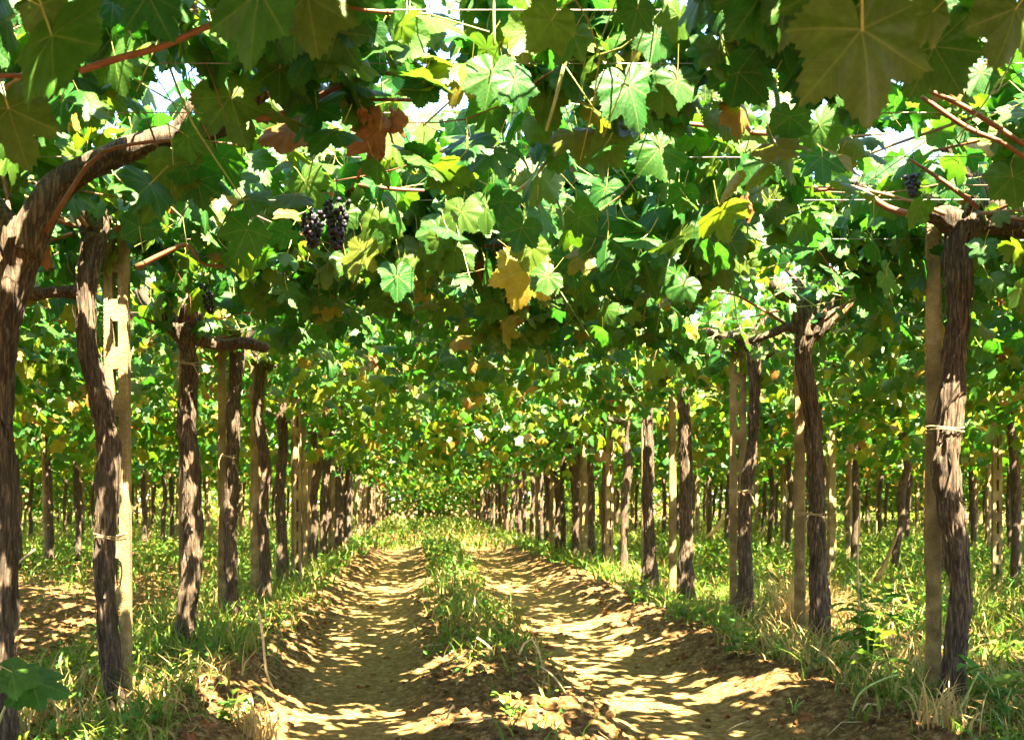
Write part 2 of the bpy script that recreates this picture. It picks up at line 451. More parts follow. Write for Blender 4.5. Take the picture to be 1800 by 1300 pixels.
def leaf_template(nout, rings, seed, teeth=0.07, petiole=True, curl=0.25, fold=0.15, crumple=0.0, sharp=1.0):
    rg = np.random.default_rng(seed)
    th = np.linspace(-np.pi, np.pi, nout, endpoint=False) + np.pi / nout
    asym = 1 + 0.06 * rg.normal(size=4)
    kr = KR.copy()
    sin_depth = rg.uniform(0.85, 1.25)
    kr[3] *= rg.uniform(0.72, 1.1); kr[7] *= rg.uniform(0.72, 1.1); kr[5] *= rg.uniform(0.92, 1.06); kr[9] *= rg.uniform(0.9, 1.1)
    r = np.interp(np.abs(th), KA, kr) * (1 + 0.05 * np.sin(th * 1.0 + rg.uniform(0, 6)))
    if teeth:
        tooth = ((np.arange(nout) % 2) * 2 - 1) * teeth * rg.uniform(0.15, 1.2, nout)
        r = r * (1 + tooth * (np.abs(th) < R(165)))
    fr = list(rings) + [1.0]
    V = [np.zeros(3)]; ringsV = []
    W = np.array([])
    P = []
    for f in fr:
        P.append(np.stack([np.sin(th) * r * f, np.cos(th) * r * f], 1))
    P = np.vstack([np.zeros((1, 2))] + P)
    x, y = P[:, 0], P[:, 1]; rr = np.hypot(x, y); a = np.arctan2(x, y)
    ph = rg.uniform(0, 6, 3)
    z = -curl * rr ** 2 - fold * np.abs(x) * rg.uniform(0.3, 1) + 0.012 * rr * np.cos(a * 6.9) + 0.07 * rr * rr * np.sin(a * 3 + ph[0]) + 0.018 * rr * np.sin(a * 11 + ph[1]) + 0.10 * rr * rr * np.sin(a * 1 + ph[2]) + 0.06 * np.sin(x * 5 + ph[1]) * rr
    V = np.stack([x, y, z], 1)
    if crumple:
        V[:, 0] *= 1 - crumple * 0.55
        V[:, 2] += crumple * 0.5 * np.sin(x * 9 + ph[0]) * rr + crumple * 0.35 * np.cos(y * 8 + x * 6 + ph[1]) * rr
        V[:, 0] += crumple * 0.12 * np.sin(y * 9 + ph[2])
    n = nout; jj = np.arange(n); j2 = (jj + 1) % n
    T = [np.stack([np.zeros(n, int), 1 + j2, 1 + jj], 1)]
    for k in range(len(fr) - 1):
        a0 = 1 + k * n; b0 = 1 + (k + 1) * n
        T.append(np.stack([a0 + jj, a0 + j2, b0 + jj], 1)); T.append(np.stack([a0 + j2, b0 + j2, b0 + jj], 1))
    T = np.vstack(T)
    # drop the wedge that would close the petiolar sinus
    U = P.copy()
    mat = np.zeros(len(T), int)
    if petiole:
        L = rg.uniform(0.55, 1.0)
        pts = [(0, 0.02, 0.004, 0.016), (0.03 * rg.normal(), -L * 0.5, 0.10 + 0.1 * rg.random(), 0.014), (0.08 * rg.normal(), -L, 0.35 + 0.2 * rg.random(), 0.018)]
        v, t, q, u = tube(pts, 4, 0.3, closed=False)
        q = q + len(V)
        T = np.vstack([T, q[:, [0, 1, 2]], q[:, [0, 2, 3]]]); mat = np.concatenate([mat, np.ones(2 * len(q), int)])
        V = np.vstack([V, v]); U = np.vstack([U, np.tile([[3.0, 3.0]], (len(v), 1))])
    # orient faces so that +Z is the upper side
    return V, T, U, mat

def tmpl_mesh(name, tp, m0):
    V, T, U, mat = tp
    return np_mesh(name, V, tris=T, uv=U, mats=[m0, M_petiole], tri_mat=mat)

rg0 = random.Random(3)
HI = [leaf_template(96, (0.35, 0.65, 0.88), 100 + k, teeth=0.055, curl=rg0.uniform(0.05, 0.35), fold=rg0.uniform(-0.1, 0.25)) for k in range(6)]
MID = [leaf_template(40, (0.55,), 200 + k, teeth=0.065, curl=rg0.uniform(0.0, 0.5), fold=rg0.uniform(-0.15, 0.35)) for k in range(12)]
LOW = [leaf_template(13, (), 300 + k, teeth=0.0, petiole=False, curl=rg0.uniform(0.1, 0.5), fold=rg0.uniform(0.0, 0.4)) for k in range(6)]
SML = [leaf_template(20, (), 350 + k, teeth=0.05, petiole=True, curl=rg0.uniform(0.1, 0.5), fold=rg0.uniform(0.0, 0.4)) for k in range(8)]
DEAD = [leaf_template(40, (0.4, 0.7), 400 + k, teeth=0.07, curl=0.5, fold=0.5, crumple=rg0.uniform(0.6, 1.0)) for k in range(3)]
ME_HI = [tmpl_mesh('leaf', t, M_leaf) for t in HI]
ME_MID = [tmpl_mesh('leaf', t, M_leaf) for t in MID]
ME_MID_FAR = [tmpl_mesh('leaf', t, M_leaf_far) for t in MID]
ME_HI_OL = [tmpl_mesh('leaf', t, M_olive) for t in HI]
ME_HI_YL = [tmpl_mesh('leaf', t, M_yellow) for t in HI[:3]]
ME_DEAD = [tmpl_mesh('leaf', t, M_dead) for t in DEAD]

def frames(t, n):
    """arrays of tip direction t and normal n -> rotation matrices (N,3,3), columns X,Y,Z"""
    t = t / np.linalg.norm(t, axis=1)[:, None]
    n = n - t * np.sum(t * n, 1)[:, None]; n /= np.linalg.norm(n, axis=1)[:, None] + 1e-9
    x = np.cross(t, n)
    return np.stack([x, t, n], 2)

def join_leaves(templates, pos, rot, scl, pick, mats):
    b = Bag()
    for k, (V, T, U, mat) in enumerate(templates):
        idx = np.where(pick % len(templates) == k)[0]
        if not len(idx): continue
        W = np.einsum('nij,kj->nki', rot[idx], V) * scl[idx][:, None, None] + pos[idx][:, None, :]
        nk = len(V)
        TT = (T[None] + (np.arange(len(idx)) * nk)[:, None, None]).reshape(-1, 3)
        b.V.append(W.reshape(-1, 3)); b.U.append(np.tile(U, (len(idx), 1)))
        b.T.append(TT + b.n); b.tm.append(np.tile(mat, len(idx))); b.n += nk * len(idx)
    return b.mesh('foliage', mats)

def leaf_dirs(n, rg, lo=12, hi=60, p_hang=0.4):
    """hanging blades: tip down and outward, upper side up"""
    sunaz = math.atan2(SV.y, SV.x)
    az = np.where(rg.random(n) < 0.35, rg.normal(sunaz, 0.8, n), rg.uniform(0, 2 * np.pi, n))
    al = np.where(rg.random(n) < p_hang, rg.uniform(50, 88, n), rg.uniform(lo, hi, n)); al = np.radians(al)
    h = np.stack([np.cos(az), np.sin(az)], 1)
    t = np.column_stack([h * np.cos(al)[:, None], -np.sin(al)])
    nn = np.column_stack([h * np.sin(al)[:, None], np.cos(al)])
    roll = np.radians(rg.normal(0, 25, n))
    x = np.cross(t, nn)
    n2 = nn * np.cos(roll)[:, None] + x * np.sin(roll)[:, None]
    sp = rg.normal(0, 0.45, n)
    t2 = t * np.cos(sp)[:, None] + np.cross(n2, t) * np.sin(sp)[:, None]
    return frames(t2, n2)

# holes in the leaf roof: (ground x, ground y, half width x, half width y, density left)
def hole(x, y, hx, hy, left=0.0, z=2.0):
    hx += 0.05; hy += 0.07
    k = z / math.tan(R(SUN_EL))
    return (x + math.sin(R(SUN_AZ)) * k, y + math.cos(R(SUN_AZ)) * k, hx, hy, left)
HOLES = [hole(-0.35, 4.75, 0.42, 0.16), hole(-0.72, 4.3, 0.15, 0.05), hole(0.32, 4.2, 0.26, 0.14), hole(2.75, 6.6, 0.40, 0.22), hole(3.2, 5.6, 0.5, 0.18),
         hole(-2.6, 5.9, 0.45, 0.13), hole(2.0, 11.6, 0.5, 0.7), hole(1.0, 7.9, 0.6, 0.12), hole(0.0, 21, 3.0, 3.2, 0.15),
         hole(0.5, 25, 4.0, 3.0, 0.3), hole(1.6, 4.9, .2, .08), hole(1.95, 4.72, .26, .12, 0, 1.75),
         (0.9, 10.6, 1.1, 0.9, 0.30),
         hole(0.16, 2.55, 0.30, 0.20, 0.0, 0.2), hole(0.50, 2.65, 0.14, 0.16, 0.0, 0.2), hole(-0.03, 3.2, 0.14, 0.2, 0.0, 0.2), hole(0.56, 3.35, 0.14, 0.16, 0.0, 0.2),
         hole(-0.86, 2.55, 0.16, 0.14, 0.0, 0.2), hole(-0.68, 4.0, 0.2, 0.18, 0.0, 0.25), hole(-0.55, 2.5, 0.12, 0.1, 0.0, 0.2), hole(1.1, 3.5, 0.18, 0.14, 0.1, 0.2), hole(1.55, 3.9, 0.2, 0.2, 0.1, .2), hole(-1.33, 3.33, 0.12, 0.12, 0.0, 0.45),
         (3.0, 8.2, 0.4, 0.5, 0.2), (-0.15, 3.6, 0.2, 0.15, 0.1), (1.2,2.75,.15,.12,.1)]
def density(x, y):
    d = (0.46 + 0.90 * sstep(0.28, 0.60, fbm(x * 2.4, y * 2.4, 90, 3))) * 1.0
    d = d * (1 - 0.85 * sstep(0.70, 0.78, vn(x * 9, y * 9, 93)))
    d = d * (1 - 0.36 * sstep(4.6, 8.5, y))
    for hx, hy, a, b, left in HOLES:
        q = ((x - hx) / a) ** 2 + ((y - hy) / b) ** 2
        d = d * (left + (1 - left) * sstep(0.7, 1.25, q))
    return d

def canopy_points(x0, x1, y0, y1, per_m2, rg, world=True):
    n = int((x1 - x0) * (y1 - y0) * per_m2 * 1.5)
    x = rg.uniform(x0, x1, n); y = rg.uniform(y0, y1, n)
    if world:
        k = rg.random(n) * 1.5 < density(x, y)
        x, y = x[k], y[k]
        hn = fbm(x * 1.3, y * 1.3, 140, 2)
    else:
        k = rg.random(n) * 1.5 < 0.45 + 0.95 * sstep(0.3, 0.6, fbm(x * 1.9 + 20, y * 1.9 + 50, int(rg.integers(1000)), 3))
        x, y = x[k], y[k]
        hn = fbm(x * 1.3, y * 1.3, int(rg.integers(1000)), 2)
    n = len(x)
    z = 2.02 + rg.normal(0, 0.075, n) + np.where(rg.random(n) < 0.3, rg.uniform(0.08, 0.28, n), 0) + 0.10 * (vn(x * 1.1, y * 1.1, 77) - 0.5)
    hang = rg.random(n) < 0.10 + 0.32 * sstep(0.45, 0.7, hn)
    z = np.where(hang, rg.uniform(1.62, 1.95, n), z)
    return x, y, z, hang

# ------------------------------------------------------------------ vines
def P(px, py, d):
    """a point of the photograph at depth d, in metres"""
    return ((px - 735) / F * d, d, EYE + (880 - py) / F * d)

def visible(x, y, z, m=40):
    px = 735 + F * x / np.maximum(y, 0.05); py = 880 - F * (z - EYE) / np.maximum(y, 0.05)
    return (y > 0.6) & (px > -m) & (px < 1800 + m) & (py > -m) & (py < 1300 + m)

def put_leaf(parent, me, pos, rot, s, name='leaf', label=None):
    o = bpy.data.objects.new(name, me); col.objects.link(o); o.parent = parent
    b = parent.location
    M = Matrix(((rot[0][0] * s, rot[0][1] * s, rot[0][2] * s, pos[0] - b.x), (rot[1][0] * s, rot[1][1] * s, rot[1][2] * s, pos[1] - b.y),
                (rot[2][0] * s, rot[2][1] * s, rot[2][2] * s, pos[2] - b.z), (0, 0, 0, 1)))
    o.matrix_local = M
    if label: o['label'] = label
    return o

KEEP = [([(-5, 500), (38, 430), (95, 335), (200, 276), (300, 238), (400, 220)], 48, 3.45), ([(150, 640), (152, 500), (165, 430)], 26, 4.3), ([(60, 516), (150, 515)], 12, 4.3),
        ([(208, 440), (208, 700)], 8, 4.45), ([(330, 720), (325, 590), (262, 535)], 26, 5.9), ([(325, 590), (430, 603)], 14, 5.9), ([(235, 470), (330, 430)], 10, 4.3),
        ([(1682, 600), (1690, 400), (1600, 368)], 26, 4.1), ([(1690, 400), (1810, 405)], 26, 4.1), ([(1752, 392), (1700, 300), (1600, 212), (1565, 195)], 14, 4.0), ([(1640, 360), (1640, 600)], 20, 4.3),
        ([(1420, 700), (1425, 570), (1362, 500)], 26, 5.8), ([(1425, 580), (1490, 545)], 18, 5.8), ([(1290, 560), (1300, 760)], 26, 7.2), ([(1325, 700), (1322, 600), (1244, 582)], 16, 7.1), ([(1338, 590), (1350, 530)], 14, 7.1),
        ([(405, 720), (415, 600)], 18, 7.3), ([(457, 760), (458, 640)], 14, 8.7), ([(600, 350), (595, 410), (548, 410)], 30, 3.58), ([(655, 225), (655, 300)], 22, 2.85), ([(368, 510), (368, 550)], 16, 4.9), ([(1605, 310), (1605, 340)], 18, 3.8)]
def kept(x, y, z):
    px = 735 + F * x / np.maximum(y, 0.05); py = 880 - F * (z - EYE - 0.05) / np.maximum(y, 0.05)
    bad = np.zeros(len(x), bool)
    for line, rad, dd in KEEP:
        for (ax, ay), (bx, by) in zip(line[:-1], line[1:]):
            L2_ = (bx - ax) ** 2 + (by - ay) ** 2
            t = np.clip(((px - ax) * (bx - ax) + (py - ay) * (by - ay)) / L2_, 0, 1)
            dist = np.hypot(px - ax - t * (bx - ax), py - ay - t * (by - ay))
            bad |= (dist < rad + 0.055 * F / np.maximum(y, 0.3)) & (y < dd) & (y > 0.5) & (z < 2.07)
    return ~bad

def add_foliage(root, x0, x1, y0, y1, per, rg, n_obj=300):
    x, y, z, hang = canopy_points(x0, x1, y0, y1, per, rg)
    low = (y < 2.2) & (y > -0.6)
    z = np.where(low, np.maximum(z, 1.93), z)
    k = kept(x, y, z) | (rg.random(len(x)) < 0.10); x, y, z = x[k], y[k], z[k]
    n = len(x)
    rot = leaf_dirs(n, rg, p_hang=0.3)
    tp = rot[:, :, 1] * 0.075
    k = kept(x + tp[:, 0], y + tp[:, 1], z + tp[:, 2]) | (z > 2.03) | (rg.random(n) < 0.12)
    x, y, z, rot = x[k], y[k], z[k], rot[k]; n = len(x)
    s = rg.uniform(0.06, 0.115, n) * np.where(y > 4.2, 0.88, 1.0) * np.where(rg.random(n) < 0.2, 0.7, 1.0)
    pos = np.stack([x, y, z], 1)
    vis = visible(x, y, z - 0.05)
    score = np.where(vis, s / np.maximum(y, 0.3) * np.where(z < 2.02, 1.4, 1.0), 0)
    order = np.argsort(-score)
    sel = order[:n_obj]; sel = sel[score[sel] > 0]
    rest = np.setdiff1d(np.arange(n), sel)
    for q in sel:
        rr = rg.random()
        if y[q] < 4.2 and s[q] > 0.08:
            me = ME_HI[int(rg.integers(6))] if rr > 0.12 else ME_HI_OL[int(rg.integers(6))]
            if rr > 0.985: me = ME_HI_YL[int(rg.integers(3))]
        else: me = (ME_MID_FAR if rg.random() < sstep(4.2, 10.5, y[q]) * 0.9 else ME_MID)[int(rg.integers(12))]
        if rr < 0.006: me = ME_DEAD[int(rg.integers(3))]
        put_leaf(root, me, pos[q], rot[q], s[q])
    if len(rest):
        b = np.array(root.location)
        me = join_leaves(SML, pos[rest] - b, rot[rest], s[rest], rg.integers(0, 8, len(rest)), [M_leaf_far if root.location.y > 6.5 else M_leaf, M_petiole])
        link('foliage', me, root, 'stuff')

def loc_pts(root, pts):
    b = root.location
    return [(p[0] - b.x, p[1] - b.y, p[2] - b.z, p[3]) for p in pts]

def px_path(pts, d):
    """(px, py, width px[, extra depth]) -> x,y,z,r"""
    out = []
    for q in pts:
        dd = d + (q[3] if len(q) > 3 else 0)
        a = P(q[0], q[1], dd); out.append((*a, q[2] / 2 / F * dd))
    return out

def add_tube(root, name, pts, mat, nseg=10, step=0.04, bark=0.0, seed=0, lump=0.0, cells=9, smooth=True, wob=0.0):
    v, t, q, u = tube(loc_pts(root, pts), nseg, step, bark=bark, seed=seed, lump=lump, cells=cells, wobble=wob)
    return link(name, Bag().add(v, t, q, u).mesh(name, [mat], smooth), root)

def bark_strips(root, pts, seed, n=26):
    """loose shreds of bark standing off a trunk"""
    rg = np.random.default_rng(seed)
    C = resample(loc_pts(root, pts), 0.02); b = Bag()
    for k in range(n):
        L = int(rg.integers(6, 16)); i0 = int(rg.integers(0, max(1, len(C) - L - 1))); seg = C[i0:i0 + L]
        if len(seg) < 4: continue
        th = rg.uniform(-np.pi, 0.0) if rg.random() < 0.8 else rg.uniform(0, np.pi)
        lift = rg.uniform(0.004, 0.022); end = rg.random() < 0.5
        V = []
        for m, c in enumerate(seg):
            f = m / (len(seg) - 1); e = (f if end else 1 - f) ** 2 * lift
            th2 = th + 0.3 * math.sin(f * 3 + k); ww = 0.09 * (1 - 0.6 * f) * min(1, 0.045 / c[3])
            for sgn in (-1, 1):
                r = c[3] + 0.004 + e
                V.append((c[0] + r * math.cos(th2 + sgn * ww), c[1] + r * math.sin(th2 + sgn * ww), c[2]))
        m = len(seg)
        Q = [(2 * a, 2 * a + 1, 2 * a + 3, 2 * a + 2) for a in range(m - 1)]
        b.add(V, None, Q)
    link('loose_bark', b.mesh('loose_bark', [M_bark]), root, 'stuff')

def twine(root, c, rx, ry, seed=0, tails=True):
    """ring of twine round trunk and post, with loose ends; c in world"""
    rg = random.Random(seed); b = Bag(); bl = root.location
    cx, cy, cz = c[0] - bl.x, c[1] - bl.y, c[2] - bl.z
    for k in range(2):
        pts = []
        for a in range(17):
            t = a / 16 * 2 * math.pi
            pts.append((cx + rx * math.cos(t), cy + ry * math.sin(t), cz + 0.012 * k + 0.006 * math.sin(t * 2 + k), 0.0028))
        v, t, q, u = tube(pts, 5, 0.02, closed=False); b.add(v, t, q, u)
    if tails:
        for sx in (-1, 1):
            pts = [(cx, cy - ry, cz, 0.003), (cx + sx * 0.03, cy - ry - 0.015, cz + 0.01 - 0.01 * sx, 0.003), (cx + sx * 0.055, cy - ry - 0.02, cz - 0.045, 0.0028), (cx + sx * 0.06 + .01, cy - ry - 0.015, cz - 0.09, 0.0035)]
            v, t, q, u = tube(pts, 5, 0.02); b.add(v, t, q, u)
    link('twine_tie', b.mesh('twine_tie', [M_twine]), root)

def ico(sub=1):
    import bmesh
    bm = bmesh.new(); bmesh.ops.create_icosphere(bm, subdivisions=sub, radius=1)
    V = np.array([v.co[:] for v in bm.verts]); T = np.array([[v.index for v in f.verts] for f in bm.faces]); bm.free()
    return V, T
ICO1, ICO2 = ico(1), ico(2)

def grape_bunch(root, c, L, Wd, n, seed):
    rg = np.random.default_rng(seed); b = Bag(); bl = root.location
    for k in range(n):
        f = rg.random() ** 0.8
        rad = Wd * (1 - 0.75 * f) * (0.75 + 0.25 * rg.random()); a = rg.uniform(0, 6.28)
        p = np.array([c[0] - bl.x + rad * math.cos(a), c[1] - bl.y + rad * math.sin(a), c[2] - bl.z - f * L])
        b.add(ICO2[0] * rg.uniform(0.0075, 0.0095) + p, ICO2[1])
    v, t, q, u = tube([(c[0] - bl.x, c[1] - bl.y, c[2] - bl.z + 0.08, 0.002), (c[0] - bl.x, c[1] - bl.y, c[2] - bl.z - L * 0.7, 0.002)], 4, 0.05); b.add(v, t, q, u)
    link('grape_bunch', b.mesh('grape_bunch', [M_grape]), root)

def cane(root, p0, p1, r0, r1, mat, seed, sag=0.04, nseg=7, name='cane'):
    rg = random.Random(seed)
    p0 = Vector(p0); p1 = Vector(p1); n = 7; pts = []
    for k in range(n):
        f = k / (n - 1); q = p0.lerp(p1, f)
        j = 0.018 * math.sin(math.pi * min(1, f + 0.1))
        q = q + Vector((rg.uniform(-j, j), rg.uniform(-j, j), rg.uniform(-j, j) - sag * math.sin(math.pi * f)))
        pts.append((*q, r0 + (r1 - r0) * f + (0.0012 if k % 2 else 0)))
    return add_tube(root, name, pts, mat, nseg, 0.05)

def random_canes(root, head, rg, n, reach=1.6):
    for k in range(n):
        a = rg.uniform(0, 2 * math.pi); L = rg.uniform(0.7, reach)
        dx, dy = math.cos(a) * L, math.sin(a) * L * 0.6
        if abs(dx) < 0.3: dx *= 3
        z = rg.uniform(1.88, 2.04)
        p0 = (head[0] + dx * 0.12, head[1] + dy * 0.12, head[2] + 0.02); mid = (head[0] + dx * 0.4, head[1] + dy * 0.4, z)
        y1 = head[1] + dy
        p1 = (head[0] + dx, y1, z + rg.uniform(-0.06, 0.05))
        m = M_cane if rg.random() < 0.65 else M_cane_old
        pts = [(*p0, 0.009), ((p0[0] + mid[0]) / 2, (p0[1] + mid[1]) / 2, (p0[2] * 0.4 + mid[2] * 0.6), 0.008), (*mid, 0.0065), ((mid[0] + p1[0]) / 2, (mid[1] + p1[1]) / 2 + rg.uniform(-.10, .10), (mid[2] + p1[2]) / 2 + rg.uniform(-0.06, 0.03), 0.0055), (*p1, 0.004)]
        add_tube(root, 'cane', pts, m, 6, 0.06)

def shoots(root, x0, x1, y0, y1, rg, n):
    b = Bag(); c = Bag(); bl = np.array(root.location)
    for k in range(n):
        a = rg.uniform(0, 6.28); L = rg.uniform(0.25, 0.8)
        p = np.array([rg.uniform(x0, x1), rg.uniform(y0, y1), rg.uniform(1.90, 2.08)]) - bl
        hang = rg.random() < 0.3
        e = p + np.array([math.cos(a) * L * (0.3 if hang else 1), math.sin(a) * L * (0.3 if hang else 1), -L * 0.5 if hang else rg.normal(0, 0.05)])
        m = (p + e) / 2 + rg.normal(0, 0.05, 3) + (0, 0, 0.03)
        r0 = rg.uniform(0.0018, 0.0038)
        v, t, q, u = tube([(*p, r0), (*m, r0 * 0.9), (*e, r0 * 0.5)], 5, 0.08)
        (b if rg.random() < 0.6 else c).add(v, t, q, u)
    link('shoot', b.mesh('shoot', [M_shoot]), root, 'stuff')
    link('thin_cane', c.mesh('thin_cane', [M_cane]), root, 'stuff')

def near_vine(name, label, group, base, trunk_px, d, arms, seed, canes=9, per=600, y0=None, y1=None, side=-1, n_obj=300):
    """a vine whose trunk and arms follow the photograph"""
    bx, by = base
    root = empty(name, (bx, by, float(gz(bx, by))))
    tag(root, label, 'grapevine', group)
    pts = px_path(trunk_px, d)
    pts[0] = (*pts[0][:2], min(pts[0][2], root.location.z) - 0.05, pts[0][3] * 1.35)
    pts = [(*q[:3], q[3] * 0.86) for q in pts]
    add_tube(root, 'trunk', pts, M_bark, 80, 0.010, bark=0.013, seed=seed, lump=0.09, cells=13, wob=0.007)
    bark_strips(root, pts, seed + 1, 70)
    for k, a in enumerate(arms):
        ap = px_path(a, d)
        add_tube(root, 'branch', ap, M_bark, 32, 0.014, bark=0.006, seed=seed + 11 + k, lump=0.10, cells=9)
    head = pts[-1][:3]
    rg = np.random.default_rng(seed)
    # pruning stubs round the head
    for k in range(5):
        a = rg.uniform(0, 6.28); L = rg.uniform(0.05, 0.12)
        q = [(*head, 0.020), (head[0] + math.cos(a) * L * 0.6, head[1] + math.sin(a) * L * 0.6, head[2] + L * 0.5, 0.014), (head[0] + math.cos(a) * L, head[1] + math.sin(a) * L, head[2] + L, 0.010)]
        add_tube(root, 'spur', q, M_bark, 10, 0.02, bark=0.003, seed=seed + 50 + k)
    random_canes(root, head, rg, max(4, canes - 2))
    shoots(root, bx - 1.75, bx + 1.75, y0, y1, rg, 70)
    x0, x1 = (bx - 1.78, bx + 1.78)
    add_foliage(root, x0, x1, y0, y1, per, rg, n_obj)
    return root

GL, GR = 'vines in the row left of the path', 'vines in the row right of the path'
L0 = near_vine('grapevine', 'thick leaning vine cut by the left edge, its heavy limb arching right', GL, (-1.30, 3.40),
    [(-6, 1330, 62), (0, 1200, 56), (2, 1060, 54), (6, 900, 55), (-2, 740, 52), (0, 640, 56), (8, 560, 66), (22, 480, 80), (38, 425, 88)], 3.4,
    [[(38, 440, 78), (62, 395, 62), (95, 335, 52), (145, 298, 46), (200, 276, 44), (255, 252, 42), (300, 238, 34), (350, 232, 30), (400, 225, 24, -.05), (440, 190, 14, -.1)],
     [(38, 440, 70), (5, 395, 56), (-40, 345, 46), (-110, 320, 36)],
     [(296, 242, 22), (318, 212, 16), (340, 175, 12), (362, 135, 9)]], 11, canes=7, y0=2.65, y1=3.95)
L1 = near_vine('grapevine', 'bent slender vine trunk standing against the slotted post on the left', GL, (-1.24, 4.40),
    [(212, 1290, 46), (200, 1200, 40), (192, 1120, 38), (184, 1040, 37), (184, 950, 38), (190, 860, 42), (194, 810, 43), (186, 750, 38), (172, 690, 37), (156, 620, 36), (150, 560, 34), (152, 500, 36), (160, 440, 44), (168, 415, 50)], 4.4,
    [[(150, 515, 26), (110, 512, 20), (60, 516, 20), (20, 512, 22)],
     [(170, 425, 34), (182, 395, 22), (190, 368, 13)], [(165, 430, 30), (150, 400, 24), (135, 380, 14)]], 23, canes=8, y0=3.95, y1=5.2)
L2 = near_vine('grapevine', 'straight vine trunk with a long sunlit patch, second beyond the left slotted post', GL, (-1.32, 6.1),
    [(322, 1180, 46), (326, 1100, 38), (336, 1000, 37), (338, 900, 36), (334, 810, 34), (328, 750, 34), (330, 690, 33), (334, 640, 32), (326, 600, 36), (316, 575, 50)], 6.1,
    [[(316, 580, 40), (290, 560, 30), (262, 535, 24), (244, 508, 16)],
     [(325, 585, 34), (355, 598, 24), (392, 606, 20), (430, 603, 20), (470, 612, 15)],
     [(318, 575, 30), (345, 560, 22), (356, 525, 14)], [(318, 575, 12), (280, 522, 9), (240, 482, 7)], [(325, 560, 12), (335, 520, 9), (331, 470, 8)]], 35, canes=7, y0=5.2, y1=6.8)
L3 = near_vine('grapevine', 'dark slim vine trunk leaning on a post, third in the row left of the path', GL, (-1.30, 7.5),
    [(415, 1115, 30), (407, 1040, 25), (405, 940, 24), (407, 850, 24), (410, 760, 25), (412, 690, 26), (416, 640, 27), (420, 600, 32)], 7.5,
    [[(418, 605, 26), (438, 580, 20), (446, 555, 12)], [(415, 610, 24), (390, 596, 18), (362, 588, 12)]], 47, canes=7, y0=6.8, y1=8.2)
L4 = near_vine('grapevine', 'crooked vine trunk fourth in the row left of the path', GL, (-1.27, 8.9),
    [(466, 1060, 24), (466, 980, 21), (461, 900, 20), (468, 840, 20), (462, 780, 19), (454, 720, 19), (456, 660, 20), (458, 630, 24)], 8.9,
    [[(458, 640, 20), (482, 640, 16), (512, 628, 14), (548, 632, 10)], [(456, 640, 18), (436, 630, 13)]], 59, canes=6, y0=8.2, y1=9.6, n_obj=250)
L5 = near_vine('grapevine', 'upright vine trunk fifth in the row left of the path', GL, (-1.30, 10.3),
    [(497, 1030, 22), (495, 950, 20), (492, 860, 20), (498, 780, 19), (494, 720, 20), (500, 670, 22)], 10.3,
    [[(500, 680, 20), (525, 688, 15), (555, 675, 12), (580, 660, 9)], [(498, 680, 16), (484, 664, 12)]], 61, canes=6, y0=9.6, y1=11.0, n_obj=200)
R0 = near_vine('grapevine', 'stout shaggy vine trunk by the rough concrete post on the right', GR, (2.13, 4.30),
    [(1672, 1270, 52), (1676, 1200, 44), (1684, 1110, 38), (1690, 1040, 38), (1680, 950, 40), (1668, 880, 46), (1663, 800, 46), (1670, 720, 43), (1678, 640, 41), (1684, 560, 41), (1686, 490, 46), (1682, 430, 48), (1690, 392, 58)], 4.3,
    [[(1690, 400, 50), (1655, 378, 40), (1615, 368, 28), (1580, 352, 20), (1530, 332, 15), (1475, 320, 12)],
     [(1690, 400, 52), (1735, 392, 40), (1790, 402, 34), (1850, 405, 30)],
     [(1752, 392, 26), (1735, 345, 21), (1700, 300, 17), (1650, 250, 14), (1600, 212, 12), (1565, 195, 9)],
     [(1735, 392, 22), (1765, 380, 18), (1748, 340, 14), (1720, 310, 11)]], 71, canes=7, y0=3.75, y1=5.1)
R1 = near_vine('grapevine', 'gnarled vine trunk with a knotted head, second in the row right of the path', GR, (2.22, 6.0),
    [(1443, 1090, 38), (1438, 1010, 32), (1436, 930, 30), (1437, 860, 28), (1432, 790, 29), (1426, 720, 29), (1416, 660, 30), (1413, 610, 32), (1426, 575, 48)], 6.0,
    [[(1425, 590, 40), (1408, 555, 34), (1385, 525, 28), (1362, 500, 24), (1354, 485, 16)],
     [(1426, 585, 38), (1452, 565, 32), (1470, 552, 22), (1488, 540, 14)],
     [(1405, 580, 16), (1380, 576, 14), (1345, 590, 11), (1318, 600, 10)],
     [(1428, 570, 14), (1440, 520, 9), (1462, 470, 7), (1468, 440, 6)], [(1425, 560, 12), (1405, 500, 8), (1370, 462, 7)], [(1440, 560, 10), (1490, 505, 7), (1560, 465, 6)]], 83, canes=6, y0=5.1, y1=6.7)
R2 = near_vine('grapevine', 'dark twisted vine trunk beside the free topped slotted post', GR, (2.22, 7.3),
    [(1308, 1090, 30), (1310, 1010, 26), (1309, 930, 24), (1314, 850, 22), (1322, 780, 19), (1327, 700, 18), (1326, 640, 22), (1322, 605, 28)], 7.3,
    [[(1322, 610, 24), (1300, 592, 20), (1272, 590, 16), (1244, 582, 12)], [(1322, 612, 22), (1338, 575, 17), (1348, 540, 13), (1352, 515, 10)],
     [(1326, 625, 20), (1350, 620, 18), (1358, 605, 14)]], 95, canes=6, y0=6.7, y1=8.1)
R3 = near_vine('grapevine', 'vine trunk with its arm bent left, fourth in the row right of the track', GR, (2.20, 8.9),
    [(1206, 1050, 30), (1205, 980, 26), (1205, 900, 25), (1206, 830, 24), (1204, 760, 24), (1202, 700, 22), (1196, 655, 24)], 8.9,
    [[(1198, 665, 20), (1180, 645, 16), (1150, 642, 12), (1128, 632, 9)], [(1198, 665, 18), (1212, 640, 13), (1222, 615, 8)]], 103, canes=6, y0=8.1, y1=9.6, n_obj=250)
